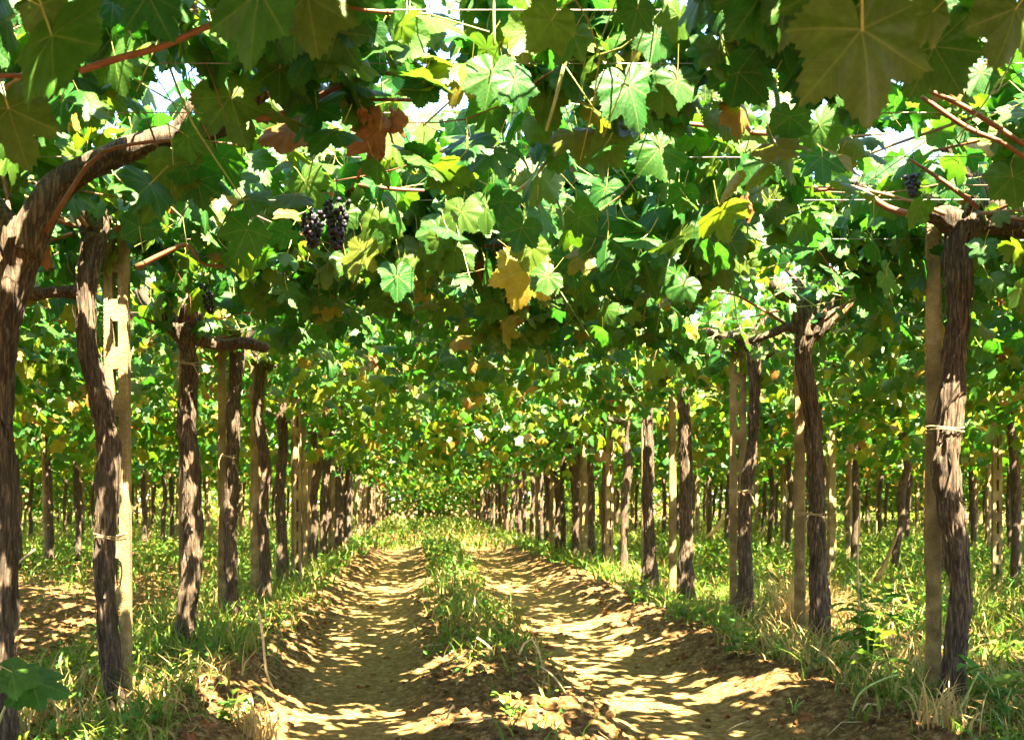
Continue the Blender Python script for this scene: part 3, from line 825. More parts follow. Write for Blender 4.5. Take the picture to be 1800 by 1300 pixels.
R4 = near_vine('grapevine', 'vine trunk with its foot in a bright sunlit patch of pale grass', GR, (2.20, 10.3),
    [(1143, 1010, 24), (1142, 950, 21), (1138, 880, 20), (1140, 800, 19), (1138, 730, 18), (1141, 690, 20)], 10.3,
    [[(1141, 700, 16), (1120, 685, 12), (1100, 680, 8)], [(1141, 700, 15), (1158, 682, 10)]], 107, canes=6, y0=9.6, y1=11.0, n_obj=200)

# ties
twine(L2, P(334, 642, 6.08), 0.062, 0.062, 1)
twine(L3, P(402, 803, 7.5), 0.065, 0.06, 2)
twine(R0, P(1660, 757, 4.3), 0.072, 0.065, 3, tails=False)
twine(R1, P(1425, 905, 6.0), 0.075, 0.065, 4)
twine(R2, P(1303, 865, 7.2), 0.085, 0.06, 5)
twine(L1, P(196, 945, 4.4), 0.065, 0.06, 6, tails=False)

# grape bunches
grape_bunch(L2, P(592, 352, 3.6), 0.16, 0.05, 190, 1)
grape_bunch(L2, P(550, 372, 3.7), 0.12, 0.05, 110, 2)
grape_bunch(R0, P(1605, 305, 3.9), 0.08, 0.035, 50, 3)
grape_bunch(L2, P(368, 500, 5.0), 0.13, 0.045, 60, 4)
grape_bunch(R2, P(938, 380, 3.7), 0.10, 0.04, 50, 5)

# canopy of the vines beside and behind the camera (trunks stand outside the picture)
def plain_vine(x, y, y0, y1, label, group, seed, per=600, n_obj=300, ncane=8):
    rg = np.random.default_rng(seed); z0 = float(gz(x, y))
    root = empty('grapevine', (x, y, z0)); tag(root, label, 'grapevine', group)
    lean = rg.normal(0, 0.05, 2); hd = (x + lean[0], y + lean[1], 1.72)
    pts = [(x, y, z0 - 0.05, 0.055)] + [(x + lean[0] * f + rg.normal(0, 0.012), y + lean[1] * f + rg.normal(0, 0.012), z0 + (1.72 - z0) * f, 0.043) for f in (0.2, 0.4, 0.6, 0.8)] + [(*hd, 0.058)]
    add_tube(root, 'trunk', pts, M_bark, 20, 0.03, bark=0.007, seed=seed)
    for s in (-1, 1):
        add_tube(root, 'branch', [(*hd, 0.04), (hd[0] + s * 0.15, hd[1], 1.82, 0.03), (hd[0] + s * 0.4, hd[1] + 0.05, 1.92, 0.02)], M_bark, 12, 0.03, bark=0.004, seed=seed + s)
    random_canes(root, hd, rg, ncane)
    shoots(root, x - 1.75, x + 1.75, y0, y1, rg, 60)
    add_foliage(root, x - 1.78, x + 1.78, y0, y1, per, rg, n_obj)
    return root
V_a = plain_vine(-1.3, 1.9, 1.35, 2.65, 'vine whose nearest leaves and reddish canes hang into the top left corner', GL, 201)
V_b = plain_vine(-1.3, 0.6, 0.0, 1.35, 'vine left of where the camera stands, foliage overhead', GL, 202)
V_c = plain_vine(2.2, 2.9, 2.3, 3.75, 'vine whose pale lit leaves hang over the track at the top centre', GR, 203)
V_d = plain_vine(2.2, 1.5, 0.9, 2.3, 'vine with one very large olive leaf hanging low at the top right', GR, 204)
V_e = plain_vine(2.2, 0.1, -0.6, 0.9, 'vine right of the camera, foliage overhead', GR, 205)

# ------------------------------------------------------------------ hand placed leaves of the foreground
def hero(root, px, py, tx, ty, d, me, tilt=15, yaw=0, tipd=0.0, label=None, name='leaf'):
    """junction px,py; tip px,py; depth; tilt/yaw of the blade in degrees"""
    a = Vector(P(px, py, d)); b = Vector(P(tx, ty, d + tipd))
    t = b - a; s = t.length / 0.98
    n = Vector((math.sin(R(yaw)), -math.cos(R(tilt)), math.sin(R(tilt))))
    fr = frames(np.array([t[:]]), np.array([n[:]]))[0]
    return put_leaf(root, me, a, fr, s, name, label)
HO, HG, HY, HD = ME_HI_OL, ME_HI, ME_HI_YL, ME_DEAD
hero(V_d, 1515, 52, 1545, 210, 1.38, HO[0], -15, 6, 0.01, 'large olive green leaf hanging face on with pale veins')
hero(V_c, 1640, 20, 1612, 85, 1.75, HG[2], 10, 50)
hero(V_c, 1642, 82, 1690, 165, 1.9, HO[1], 5, -15)
hero(V_c, 1785, 15, 1760, 115, 1.7, HO[2], -5, 20)
hero(V_c, 1440, -20, 1418, 60, 1.7, HO[3], -10, -20)
hero(V_a, 92, 62, 95, 165, 1.75, HG[1], -35, -8, -.05)
hero(V_a, 260, -10, 300, 75, 1.6, HG[3], -15, 50)
hero(V_a, 455, -15, 425, 130, 1.6, HG[4], -10, -45, .02)
hero(V_a, 540, -8, 565, 105, 1.65, HO[4], -10, 30)
hero(V_a, 15, 190, 42, 285, 2.2, HO[5], -5, 10)
hero(V_a, 70, 10, 130, 40, 1.8, HG[0], -20, 0)
hero(L0, 305, 288, 300, 352, 3.0, HO[1], -5, 0)
hero(L0, 405, 170, 432, 260, 2.9, HO[3], -8, 15)
hero(L0, 330, 240, 372, 265, 2.9, HG[5], 10, -25)
hero(L0, 245, 400, 238, 350, 3.4, HG[1], 20, -10)
hero(L0, 110, 175, 60, 225, 2.6, HG[2], 50, 10)
hero(L0, 150, 180, 190, 210, 2.6, HG[3], 55, -10)
hero(V_c, 865, 130, 850, 195, 2.6, HG[4], 60, 6)
hero(V_c, 905, 140, 925, 190, 2.55, HG[0], 62, -10)
hero(V_c, 820, 130, 785, 175, 2.65, HG[5], 60, 15)
hero(V_c, 745, 145, 735, 190, 2.7, HG[1], 58, 15)
hero(V_c, 1105, 150, 1130, 225, 2.7, HG[2], 60, -5)
hero(V_c, 1075, 165, 1065, 210, 2.72, HG[3], 60, 15)
hero(V_c, 1005, 60, 985, 110, 2.4, HO[2], -10, 8)
hero(V_c, 1120, 15, 1110, 65, 2.2, HG[0], -20, 5)
hero(V_c, 970, 35, 930, 95, 2.3, HG[4], -25, 15)
hero(V_c, 1190, 140, 1185, 195, 2.7, HG[1], -10, 0)
hero(L1, 690, 245, 715, 290, 3.2, HG[0], 58, 10)
hero(L1, 770, 310, 760, 345, 3.4, HG[2], 60, 0)
hero(L1, 700, 240, 735, 300, 3.25, HG[3], 60, 20)
hero(R0, 965, 245, 985, 305, 3.2, HG[5], 40, 40)
hero(R0, 1065, 330, 1050, 370, 3.4, HG[1], 58, 0)
hero(R0, 1040, 310, 1100, 325, 3.5, HG[0], 62, 0)
hero(R0, 1280, 190, 1300, 245, 3.0, HO[0], -8, 5)
hero(R0, 1240, 85, 1225, 125, 2.6, HG[3], -15, 10)
hero(R0, 1310, 115, 1340, 165, 2.7, HG[4], -15, 20)
hero(R0, 1440, 220, 1470, 265, 3.0, HG[5], -10, -15)
hero(R0, 1350, 280, 1335, 325, 3.2, HG[2], -15, 0)
hero(R0, 1780, 310, 1790, 370, 2.9, HG[4], 20, -20)
hero(R1, 920, 385, 925, 440, 3.6, HO[2], -5, 8)
hero(R1, 925, 470, 905, 540, 3.7, HY[0], -5, -5, 0, 'yellow olive leaf with a tan lobe hanging lowest over the track')
hero(R1, 1055, 425, 1055, 480, 3.6, HO[4], -5, 10)
hero(R1, 1050, 245, 1060, 300, 3.1, HG[1], -12, -8)
hero(R1, 1160, 260, 1175, 320, 3.3, HO[1], -12, 8)
hero(R1, 1005, 455, 1010, 510, 3.7, HG[3], -10, 25)
hero(R1, 1130, 450, 1150, 515, 3.75, HG[0], -10, -20)
hero(R1, 1270, 440, 1275, 510, 3.8, HO[3], -8, 12)
hero(R1, 1200, 475, 1190, 535, 3.9, HG[2], -10, 0)
hero(R1, 800, 440, 790, 490, 3.9, HG[5], -10, -15)
hero(R1, 740, 440, 760, 500, 4.1, HO[0], -10, 20)
hero(L1, 668, 228, 655, 305, 2.9, HD[0], -5, 35, 0, 'crumpled dead brown leaf hanging in the sunlight')
hero(L1, 690, 205, 680, 240, 2.95, HD[1], 0, -30)
hero(R0, 1315, 355, 1325, 385, 3.5, HD[2], 0, 10)
hero(V_c, 640, 195, 655, 212, 2.8, HD[1], 10, 10)
# unseen leaves added along the sun line to shade the large one
big = Vector(P(1535, 120, 1.38))
for k, (sx, sy, t) in enumerate([(-0.07, 0.0, 0.40), (0.05, 0.02, 0.45), (0.0, -0.08, 0.5), (0.09, -0.06, 0.42), (-0.10, -0.07, 0.47), (0.0, 0.07, 0.52), (-0.04, -0.15, .5), (.05, -.17, .46), (.14, .05, .5)]):
    c = big + SV * t + Vector((sx, sy, 0.0))
    put_leaf(V_d, ME_HI[k % 6], c, frames(np.array([[math.sin(k), math.cos(k) * 0.8, -0.35]]), np.array([[0.2, -0.4, 1.0]]))[0], 0.085)
# a random fringe of low leaves across the near edge of the roof
for k in range(90):
    px = random.uniform(600, 1350); py = random.uniform(330, 500) ; d = random.uniform(3.5, 4.6)
    an = random.gauss(0, 0.5); L = random.uniform(38, 62)
    if not all(kept(*[np.array([c]) for c in P(px, py + L * f_, d)])[0] for f_ in (0, .6)): continue
    hero(random.choice([R0, R1, L1]), px, py, px + L * math.sin(an), py + L * math.cos(an), d, random.choice(HG * 3 + HO), random.uniform(-20, 35), random.uniform(-45, 45))
for k in range(70):
    px = random.choice([random.uniform(-10, 560), random.uniform(1150, 1810)]); py = random.uniform(-10, 330); d = 1.95 * F / (F) if py < 0 else min(3.6, max(1.9, 1.12 * F / (905 - py)))
    an = random.gauss(0, 0.6); L = random.uniform(0.055, 0.10) * F / d
    if not kept(*[np.array([c]) for c in P(px, py, d)])[0] or not kept(*[np.array([c]) for c in P(px, py + L * .7, d)])[0]: continue
    hero(random.choice([R0, V_c]) if px > 1000 else random.choice([L0, V_a]), px, py, px + L * math.sin(an), py + L * math.cos(an), d, random.choice(HG * 3 + HO), random.uniform(-25, 40), random.uniform(-50, 50))

# canes that the photograph shows one by one
def hcane(root, pts, d, mat=M_cane):
    add_tube(root, 'cane', px_path(pts, d), mat, 8, 0.03)
hero(L1, 385, 372, 425, 400, 4.0, HG[0], 60, 5); hero(L1, 400, 365, 395, 405, 4.02, HG[2], 60, -10); hero(L1, 340, 350, 350, 395, 4.0, HG[1], 60, 10); hero(L1, 455, 440, 440, 470, 4.2, HG[5], 60, 0)
hcane(V_a, [(140, 125, 13), (210, 102, 13), (280, 84, 12), (345, 55, 12), (400, 32, 11), (450, 5, 10)], 2.2)
hcane(V_a, [(-20, 135, 10), (30, 133, 9), (75, 138, 8)], 2.3)
hcane(V_a, [(-10, 165, 10), (25, 145, 9), (60, 110, 7)], 2.5, M_cane_old)
hcane(L0, [(450, 212, 11), (510, 195, 11), (560, 170, 11), (610, 145, 10), (660, 128, 9), (730, 135, 8)], 2.9)
hcane(L0, [(620, 178, 6), (680, 175, 7), (740, 177, 7)], 2.95)
hcane(L0, [(450, 180, 15), (480, 160, 13), (520, 140, 10), (555, 122, 8)], 2.85, M_bark)
hcane(L0, [(600, 10, 7), (640, 18, 7), (690, 22, 6)], 2.4)
hcane(L0, [(630, 130, 5), (632, 95, 5), (622, 70, 4)], 2.6, M_cane_old)
hcane(L1, [(630, 325, 7), (700, 333, 7), (745, 335, 6)], 3.6)
hcane(L1, [(770, 268, 5), (850, 260, 5), (905, 256, 4)], 3.4, M_cane_old)
hcane(L1, [(240, 470, 12), (290, 445, 10), (330, 430, 9), (360, 465, 7), (430, 460, 6), (480, 430, 5)], 4.4)
hcane(R0, [(1180, 215, 7), (1250, 222, 9), (1310, 232, 9), (1370, 236, 9)], 3.2)
hcane(R0, [(1200, 30, 7), (1260, 38, 8), (1300, 30, 6)], 2.5, M_cane_old)
hcane(R0, [(1300, 70, 9), (1350, 60, 9), (1400, 65, 8)], 2.7)
hcane(R0, [(1340, 105, 6), (1405, 106, 7)], 2.75)
hcane(R0, [(1430, 335, 8), (1500, 330, 10), (1560, 365, 12), (1610, 378, 13)], 3.9)
hcane(R0, [(1610, 150, 8), (1680, 180, 9), (1740, 215, 9), (1800, 255, 9)], 2.8)
hcane(R0, [(1620, 170, 8), (1700, 225, 9), (1760, 250, 8), (1820, 290, 8)], 2.85)
hcane(R0, [(1600, 280, 5), (1660, 320, 8), (1720, 365, 9)], 3.6)
hcane(R0, [(1380, 220, 5), (1460, 240, 5), (1560, 235, 4)], 3.3, M_cane_old)
hcane(R1, [(820, 435, 4), (900, 430, 5), (1000, 432, 4)], 4.3)
hcane(V_c, [(1010, 60, 8), (990, 120, 7), (975, 180, 6), (960, 230, 5)], 2.5, M_shoot)
hcane(V_c, [(868, -20, 5), (868, 30, 5), (869, 80, 5)], 2.4, M_shoot)
hcane(R0, [(990, 245, 6), (960, 285, 6), (930, 320, 7), (890, 350, 5)], 3.2, M_shoot)
hcane(L1, [(755, 275, 5), (800, 255, 5), (845, 235, 4)], 3.2, M_shoot)

# ------------------------------------------------------------------ farther vines: prototypes shared by copies
def far_proto(seed, nleaf, skirt=0.09, depth=0.6):
    rg = np.random.default_rng(seed); parts = []
    lean = rg.normal(0, 0.05, 2); h = rg.uniform(1.62, 1.78)
    pts = [(0, 0, -0.12, 0.055)] + [(lean[0] * f + rg.normal(0, 0.018), lean[1] * f + rg.normal(0, 0.015), h * f, rg.uniform(0.036, 0.046)) for f in (0.15, 0.35, 0.55, 0.75, 0.9)] + [(lean[0], lean[1], h, 0.062)]
    v, t, q, u = tube(pts, 12, 0.05, bark=0.008, seed=seed, lump=0.08)
    parts.append(('trunk', Bag().add(v, t, q, u).mesh('trunk', [M_bark])))
    for s in (-1, 1):
        e = rg.uniform(0.35, 0.6)
        v, t, q, u = tube([(lean[0], lean[1], h - 0.02, 0.04), (lean[0] + s * e * 0.45, rg.normal(0, .05), h + rg.uniform(0, .1), 0.028), (lean[0] + s * e, rg.normal(0, .08), 1.92, 0.016)], 8, 0.05, bark=0.004, seed=seed + s)
        parts.append(('branch', Bag().add(v, t, q, u).mesh('branch', [M_bark])))
    for k in range(3):
        a = rg.uniform(0, 6.28); L = rg.uniform(0.8, 1.5)
        v, t, q, u = tube([(lean[0], lean[1], h, 0.01), (math.cos(a) * L * .4, math.sin(a) * L * .3, 1.95, 0.008), (math.cos(a) * L, math.sin(a) * L * .5, 1.97, 0.005)], 5, 0.12)
        parts.append(('cane', Bag().add(v, t, q, u).mesh('cane', [M_cane])))
    x, y, z, hang = canopy_points(-1.78, 1.78, -0.75, 0.75, nleaf / 5.34, rg, world=False)
    z = np.where(rg.random(len(x)) < skirt, 1.75 - depth * rg.random(len(x)) ** 1.3, z)
    rot = leaf_dirs(len(x), rg)
    s = rg.uniform(0.06, 0.11, len(x))
    me = join_leaves(LOW, np.stack([x, y, z], 1), rot, s, rg.integers(0, 6, len(x)), [M_leaf_far, M_petiole])
    parts.append(('foliage', me))
    return parts
PROTO = [far_proto(500 + k, 1450, 0.10, 0.45) for k in range(10)]
PROTO_SK = [far_proto(700 + k, 1800, 0.22, 1.2) for k in range(6)]
PROTO_TH = [far_proto(600 + k, 480, 0.12, 0.6) for k in range(3)]

def far_vine(x, y, label, group, k, thin=False, skirt=False):
    pr = PROTO_TH[k % 3] if thin else PROTO_SK[k % 6] if skirt else PROTO[k % 10]
    root = empty('grapevine', (x, y, float(gz(x, y, False))))
    tag(root, label, 'grapevine', group)
    flip = random.choice([-1, 1])
    for nm, me in pr:
        o = link(nm, me, root, 'stuff' if nm == 'foliage' else None)
        o.rotation_euler = (0, 0, 0 if flip > 0 else math.pi)
    return root

ROWS = {-1: -1.30, 1: 2.20}
def row_label(side, k):
    nm = {1: 'first', 2: 'second', 3: 'third', 4: 'fourth', 5: 'fifth', 6: 'sixth'}[k]
    return nm
posts_at = []; cnt = {}
ORD = ['', 'first', 'second', 'third', 'fourth', 'fifth', 'sixth', 'seventh', 'eighth', 'ninth', 'tenth', 'eleventh', 'twelfth', 'thirteenth']
for rx, side, k in [(-1.30, 'left', 1), (-4.75, 'left', 2), (-8.2, 'left', 3), (-11.65, 'left', 4), (-15.1, 'left', 5),
                    (2.20, 'right', 1), (5.65, 'right', 2), (9.1, 'right', 3), (12.55, 'right', 4), (16.0, 'right', 5), (19.45, 'right', 6)]:
    y = -3.6 + 0.35 * k; idx = 0
    while y < (45.5 if k == 1 else 40):
        lim = 0.387 if side == 'left' else 0.56
        okv = abs(rx) < lim * max(y, 0) + 4.3
        if k == 1:
            start = 11.72 if True else 0
            if -1.0 < y < start: y = start
            okv = True
        if okv:
            yy = y + random.uniform(-0.12, 0.12); xx = rx + random.uniform(-0.07, 0.07)
            inframe = abs(rx) < lim * max(y, 0) - 0.1 and y > 0
            if inframe: cnt[side, k] = cnt.get((side, k), 0) + 1
            m = cnt.get((side, k), 0) + (6 if k == 1 and side == 'left' else 5 if k == 1 else 0)
            if k == 1 and y > 11:
                lab = ('%s vine trunk of the row on the %s edge of the track' % (ORD[m], side)) if m < 13 else 'small distant vine trunk at the far end of the row %s of the track' % side
            elif inframe and m < 8:
                lab = 'slim vine, %s in view in the %s row %s of the track' % (ORD[m] if m > 1 else 'nearest', row_label(side, k), side)
            elif inframe:
                lab = 'slim vine trunk in the %s row %s of the track, seen between nearer trunks' % (row_label(side, k), side)
            else:
                lab = 'leafy vine outside the frame that shades the vineyard'
            thin = k == 1 and y > 11 and (idx % 3 == 1 or 18.5 < y < 24.5 or (idx % 2 == 1 and y > 24)) 
            grp = ('vines in the row %s of the path' % side) if k == 1 else 'vines in the %s row to the %s' % (row_label(side, k), side)
            if 'outside' in lab: grp = 'vines just outside the picture'
            far_vine(xx, yy, lab, grp, random.randrange(30), thin, ((k >= 4 and y > 30) or (k == 1 and y > 37)))
            if inframe and idx % 2 == 0 and y > 8: posts_at.append((rx + random.uniform(-0.1, 0.1), yy + random.uniform(0.2, 0.5), side, k, y))
        idx += 1
        y += (0.92 if y > 11 else 1.42) if k == 1 else 1.2

# ------------------------------------------------------------------ concrete posts
def post_mesh(h, wx=0.042, wy=0.030, slots=True, pitch=0.20, slot_h=0.11, sw=0.010, round_top=False, c=0.006):
    xc = [-wx, -wx + c, -sw, sw, wx - c, wx]
    dep = [wy - c, wy, wy, wy, wy, wy - c]
    zc = [-0.3, 0.0]; hol = [False]
    z = 0.12
    zc = [-0.3]; cells = []
    while z + slot_h < h - 0.08 and slots:
        zc.append(z); cells.append(False); zc.append(z + slot_h); cells.append(True); z += pitch
    zc.append(h - 0.02); cells.append(False); zc.append(h); cells.append(False)
    V = []; Q = []; nz = len(zc)
    idx = {}
    for side in (0, 1):
        for a, zz in enumerate(zc):
            for b, xx in enumerate(xc):
                sh = 0.75 if a == nz - 1 else 1.0
                idx[side, a, b] = len(V); V.append((xx * sh, (-1 if side == 0 else 1) * dep[b] * sh, zz))
    for a in range(nz - 1):
        for b in range(5):
            if cells[a] and b == 2: continue
            f = [idx[0, a, b], idx[0, a, b + 1], idx[0, a + 1, b + 1], idx[0, a + 1, b]]
            g_ = [idx[1, a, b + 1], idx[1, a, b], idx[1, a + 1, b], idx[1, a + 1, b + 1]]
            Q += [f, g_]
        Q.append([idx[1, a, 0], idx[0, a, 0], idx[0, a + 1, 0], idx[1, a + 1, 0]])
        Q.append([idx[0, a, 5], idx[1, a, 5], idx[1, a + 1, 5], idx[0, a + 1, 5]])
        if cells[a]:
            Q.append([idx[0, a, 2], idx[0, a, 3], idx[1, a, 3], idx[1, a, 2]])
            Q.append([idx[0, a + 1, 3], idx[0, a + 1, 2], idx[1, a + 1, 2], idx[1, a + 1, 3]])
            Q.append([idx[0, a, 2], idx[1, a, 2], idx[1, a + 1, 2], idx[0, a + 1, 2]])
            Q.append([idx[1, a, 3], idx[0, a, 3], idx[0, a + 1, 3], idx[1, a + 1, 3]])
    a = nz - 1
    for b in range(5):
        Q.append([idx[0, a, b], idx[0, a, b + 1], idx[1, a, b + 1], idx[1, a, b]])
    return np_mesh('concrete_post', V, quads=Q, mats=[M_conc], smooth=False)
POST_SL = post_mesh(2.12); POST_FL = post_mesh(2.12, slots=False); POST_W = post_mesh(1.98, wx=0.055)
POST_TALL = post_mesh(2.2, wx=0.05, wy=0.035, sw=0.012)
def post(me, x, y, label, group, rz=0, lean=(0, 0)):
    o = link('concrete_post', me); o.location = (x, y, float(gz(x, y, False))); o.rotation_euler = (lean[0], lean[1], rz)
    tag(o, label, 'post', group); return o
GP = 'concrete posts that carry the vine roof'
p = P(210, 0, 4.55); post(POST_TALL, p[0], 4.55, 'pale slotted concrete post beside the bent trunk near the left edge', GP, 0.05, (0, R(-0.35)))
p = P(1641, 0, 4.42); post(POST_FL, p[0], 4.42, 'rough pebbly concrete post tied to the stout trunk on the right', GP, R(64))
p = P(1297, 0, 7.45); post(POST_W, p[0], 7.45, 'concrete post with open oval slots and a free rounded top, right of the path', GP, R(-14))
p = P(1412, 0, 6.2); post(POST_FL, p[0] - 0.02, 6.2, 'flat concrete post half hidden behind the gnarled trunk with the knotted head', GP, R(70))
p = P(393, 0, 7.65); post(POST_SL, p[0] - 0.01, 7.65, 'concrete post touching the slim dark trunk, third in the left row', GP, R(100))
p = P(323, 0, 6.3); post(POST_SL, p[0], 6.3, 'concrete post behind the trunk with the long sunlit patch', GP, R(102))
p = P(512, 0, 10.0); post(POST_SL, p[0], 10.4, 'concrete post beside the fifth trunk of the left row', GP, R(30))
p = P(450, 0, 9.1); post(POST_SL, p[0], 9.1, 'concrete post behind the crooked trunk, fourth in the left row', GP, R(65))
p = P(1182, 0, 9.3); post(POST_SL, p[0], 9.3, 'narrow concrete post left of the light grey trunk in the right row', GP, R(80))
p = P(1135, 0, 10.6); post(POST_SL, p[0], 10.6, 'slotted concrete post above the bright patch of pale grass', GP, R(-8))
p = P(1752, 0, 10.2); post(POST_SL, p[0], 10.2, 'slotted concrete post far right beyond the stout trunk', GP, R(-12))
p = P(1462, 0, 12.5); post(POST_FL, p[0], 12.5, 'bluish grey post between the two nearest trunks of the right row', GP, R(10))
pc = {}
for (x, y, side, k, yy) in posts_at:
    pc[side, k] = pc.get((side, k), 0) + 1; m = pc[side, k]
    if k > 1 and m < 5: lab = 'thin concrete post, %s one in view in the %s row %s of the track' % (ORD[m] if m > 1 else 'nearest', row_label(side, k), side)
    elif k == 1 and m < 6: lab = 'concrete post, %s of the smaller ones along the %s edge of the track' % (ORD[m], side)
    elif k == 1: lab = 'concrete post in the distant part of the row on the %s edge of the track' % side
    else: lab = 'thin concrete post in the %s row %s of the track, seen between trunks' % (row_label(side, k), side)
    post(random.choice([POST_SL, POST_FL]), x, y, lab, GP, random.uniform(-1, 1), (random.gauss(0, .01), random.gauss(0, .01)))

# ------------------------------------------------------------------ wires
def wire(a, b, lab, r=0.0016, grp='wires of the vine roof'):
    n = 12; pts = []
    for k in range(n + 1):
        f = k / n
        pts.append((a[0] + (b[0] - a[0]) * f, a[1] + (b[1] - a[1]) * f, a[2] + (b[2] - a[2]) * f - 0.03 * math.sin(math.pi * f), r))
    v, t, q, u = tube(pts, 5, 0.6)
    o = link('trellis_wire', Bag().add(v, t, q, u).mesh('trellis_wire', [M_wire]))
    tag(o, lab, 'wire', grp)
for k, x in enumerate((-0.7, -0.1, 0.45, 1.0, 1.6)):
    wire((x, 0.5, 1.97), (x, 38, 1.97), '%s from the left of the thin wires running away overhead above the track' % ORD[k + 1])
for k, y in enumerate((2.45, 2.75, 3.1, 3.5, 4.0, 4.6, 5.4, 6.4, 7.5, 9.0, 11.0)):
    wire((-5, y, 1.96), (8, y, 1.985), '%s from the camera of the thin wires strung crosswise under the leaves' % ORD[k + 1])

# ------------------------------------------------------------------ grass and ground cover
def blades(n, xr, yr, dens, hmin, hmax, seed, wid=0.0045, seg=3, ybias=1.0):
    rg = np.random.default_rng(seed)
    x = rg.uniform(*xr, n); y = yr[0] + (yr[1] - yr[0]) * rg.random(n) ** ybias
    d = dens(x, y); k = rg.random(n) < d; x, y = x[k], y[k]; n = len(x)
    h = rg.uniform(hmin, hmax, n) * (0.62 + 0.38 * sstep(4.5, 7.5, y)) * (0.6 + 0.8 * fbm(x * 2, y * 2, seed + 1, 2)); az = rg.uniform(0, 6.28, n)
    bend = rg.uniform(0.25, 1.35, n) * h; z0 = gz(x, y) - 0.01
    w = wid * rg.uniform(0.6, 1.5, n) * np.maximum(1, y / 9)
    dx, dy = np.cos(az), np.sin(az); az2 = az + np.pi / 2 + rg.normal(0, .5, n); sx, sy = np.cos(az2), np.sin(az2)
    V = []
    for s in range(seg + 1):
        f = s / seg; ww = w * (1 - f ** 1.5)
        cx = x + dx * bend * f * f; cy = y + dy * bend * f * f; cz = z0 + h * (f - 0.28 * f * f * (bend / h))
        if s < seg:
            V.append(np.stack([cx - sx * ww, cy - sy * ww, cz], 1)); V.append(np.stack([cx + sx * ww, cy + sy * ww, cz], 1))
        else: V.append(np.stack([cx, cy, cz], 1))
    V = np.stack(V, 1); m = V.shape[1]
    base = (np.arange(n) * m)[:, None, None]
    Qt = np.array([[2 * s, 2 * s + 1, 2 * s + 3, 2 * s + 2] for s in range(seg - 1)])[None]; Tt = np.array([[2 * seg - 2, 2 * seg - 1, 2 * seg]])[None]
    return V.reshape(-1, 3), (Tt + base).reshape(-1, 3), (Qt + base).reshape(-1, 4)

def lane_mask(x, y):
    """grass cover: high on banks and ridge, none in the ruts"""
    e = sstep(18, 24, y)
    rut = np.maximum(np.exp(-(np.abs(x + 0.30) / 0.40) ** 4), np.exp(-(np.abs(x - 1.12) / 0.42) ** 4)) * (1 - e)
    patch = sstep(0.38, 0.62, fbm(x * 2.2, y * 1.4, 300, 3))
    ridge = np.exp(-((x - 0.42) / 0.26) ** 2) * (0.05 + 0.9 * sstep(4.6, 9, y)) * (0.35 + 0.75 * patch)
    bankl = sstep(-0.7, -1.05, x) * np.where(x > -2.0, 1, 0) * (0.25 + 0.75 * patch)
    leftf = np.where(x <= -2.0, 1, 0) * (0.05 + 0.55 * sstep(8.5, 13, y)) * patch
    bankr = sstep(1.62, 1.95, x) * (0.2 + 0.8 * patch)
    return np.clip((ridge + bankl + leftf + bankr + e * 0.9) * (1 - rut), 0, 1)

def add_stuff(name, chunks, mat, label, cat):
    b = Bag()
    for v, t, q in chunks: b.add(v, t, q)
    o = link(name, b.mesh(name, [mat])); tag(o, label, cat, None, 'stuff')
add_stuff('grass', [blades(75000, (-4.5, 5.5), (3.4, 9.5), lambda x, y: lane_mask(x, y) * 0.8, 0.06, 0.24, 1, ybias=1.3),
                    blades(15000, (-4.5, 5.5), (3.4, 7), lambda x, y: lane_mask(x, y) * (x > -1.9), 0.12, 0.34, 4, wid=0.006),
                    blades(80000, (-9, 12), (9, 22), lambda x, y: lane_mask(x, y), 0.08, 0.30, 2, wid=0.006),
                    blades(16000, (-14, 18), (21, 44), lambda x, y: lane_mask(x, y) * 0.5 + 0.5, 0.12, 0.4, 3, wid=0.006)],
          M_grass, 'green grass on the banks, under the vines and along the middle ridge of the track', 'grass')
add_stuff('dry_grass', [blades(3500, (-4, 5.0), (3.4, 9), lambda x, y: lane_mask(x, y) * 0.7, 0.10, 0.34, 5, wid=0.0035),
                        blades(2500, (1.6, 2.9), (4.4, 6.6), lambda x, y: lane_mask(x, y) * 0.9, 0.12, 0.42, 6, wid=0.0035),
                        blades(1800, (-1.6, -0.7), (3.9, 5.2), lambda x, y: lane_mask(x, y), 0.1, 0.32, 7, wid=0.004)],
          M_straw, 'dry straw coloured grass stalks mixed into the green on both banks', 'dry grass')

# low broad leaved ground cover
def cover(n, xr, yr, dens, seed, s0=0.010, s1=0.024, hgt=0.09):
    rg = np.random.default_rng(seed)
    x = rg.uniform(*xr, n); y = rg.uniform(*yr, n); k = rg.random(n) < dens(x, y); x, y = x[k], y[k]; n = len(x)
    z = gz(x, y) + rg.uniform(0.005, hgt, n) * (0.4 + 0.9 * fbm(x * 3, y * 3, seed, 2))
    tp = np.array([(0, 0, 0), (0.55, 0.5, 0.12), (0.62, 1.1, 0.14), (0, 1.9, 0), (-0.62, 1.1, 0.14), (-0.55, 0.5, 0.12)])
    tt = np.array([(0, 1, 2), (0, 2, 3), (0, 3, 4), (0, 4, 5)])
    az = rg.uniform(0, 6.28, n); al = rg.uniform(-0.5, 0.9, n)
    t = np.stack([np.cos(az) * np.cos(al), np.sin(az) * np.cos(al), np.sin(al)], 1); nn = np.stack([-np.cos(az) * np.sin(al), -np.sin(az) * np.sin(al), np.cos(al)], 1)
    fr = frames(t, nn + rg.normal(0, .2, (n, 3))); s = rg.uniform(s0, s1, n) * np.maximum(1, y / 8)
    V = np.einsum('nij,kj->nki', fr, tp) * s[:, None, None] + np.stack([x, y, z], 1)[:, None]
    return V.reshape(-1, 3), (tt[None] + (np.arange(n) * 6)[:, None, None]).reshape(-1, 3), None
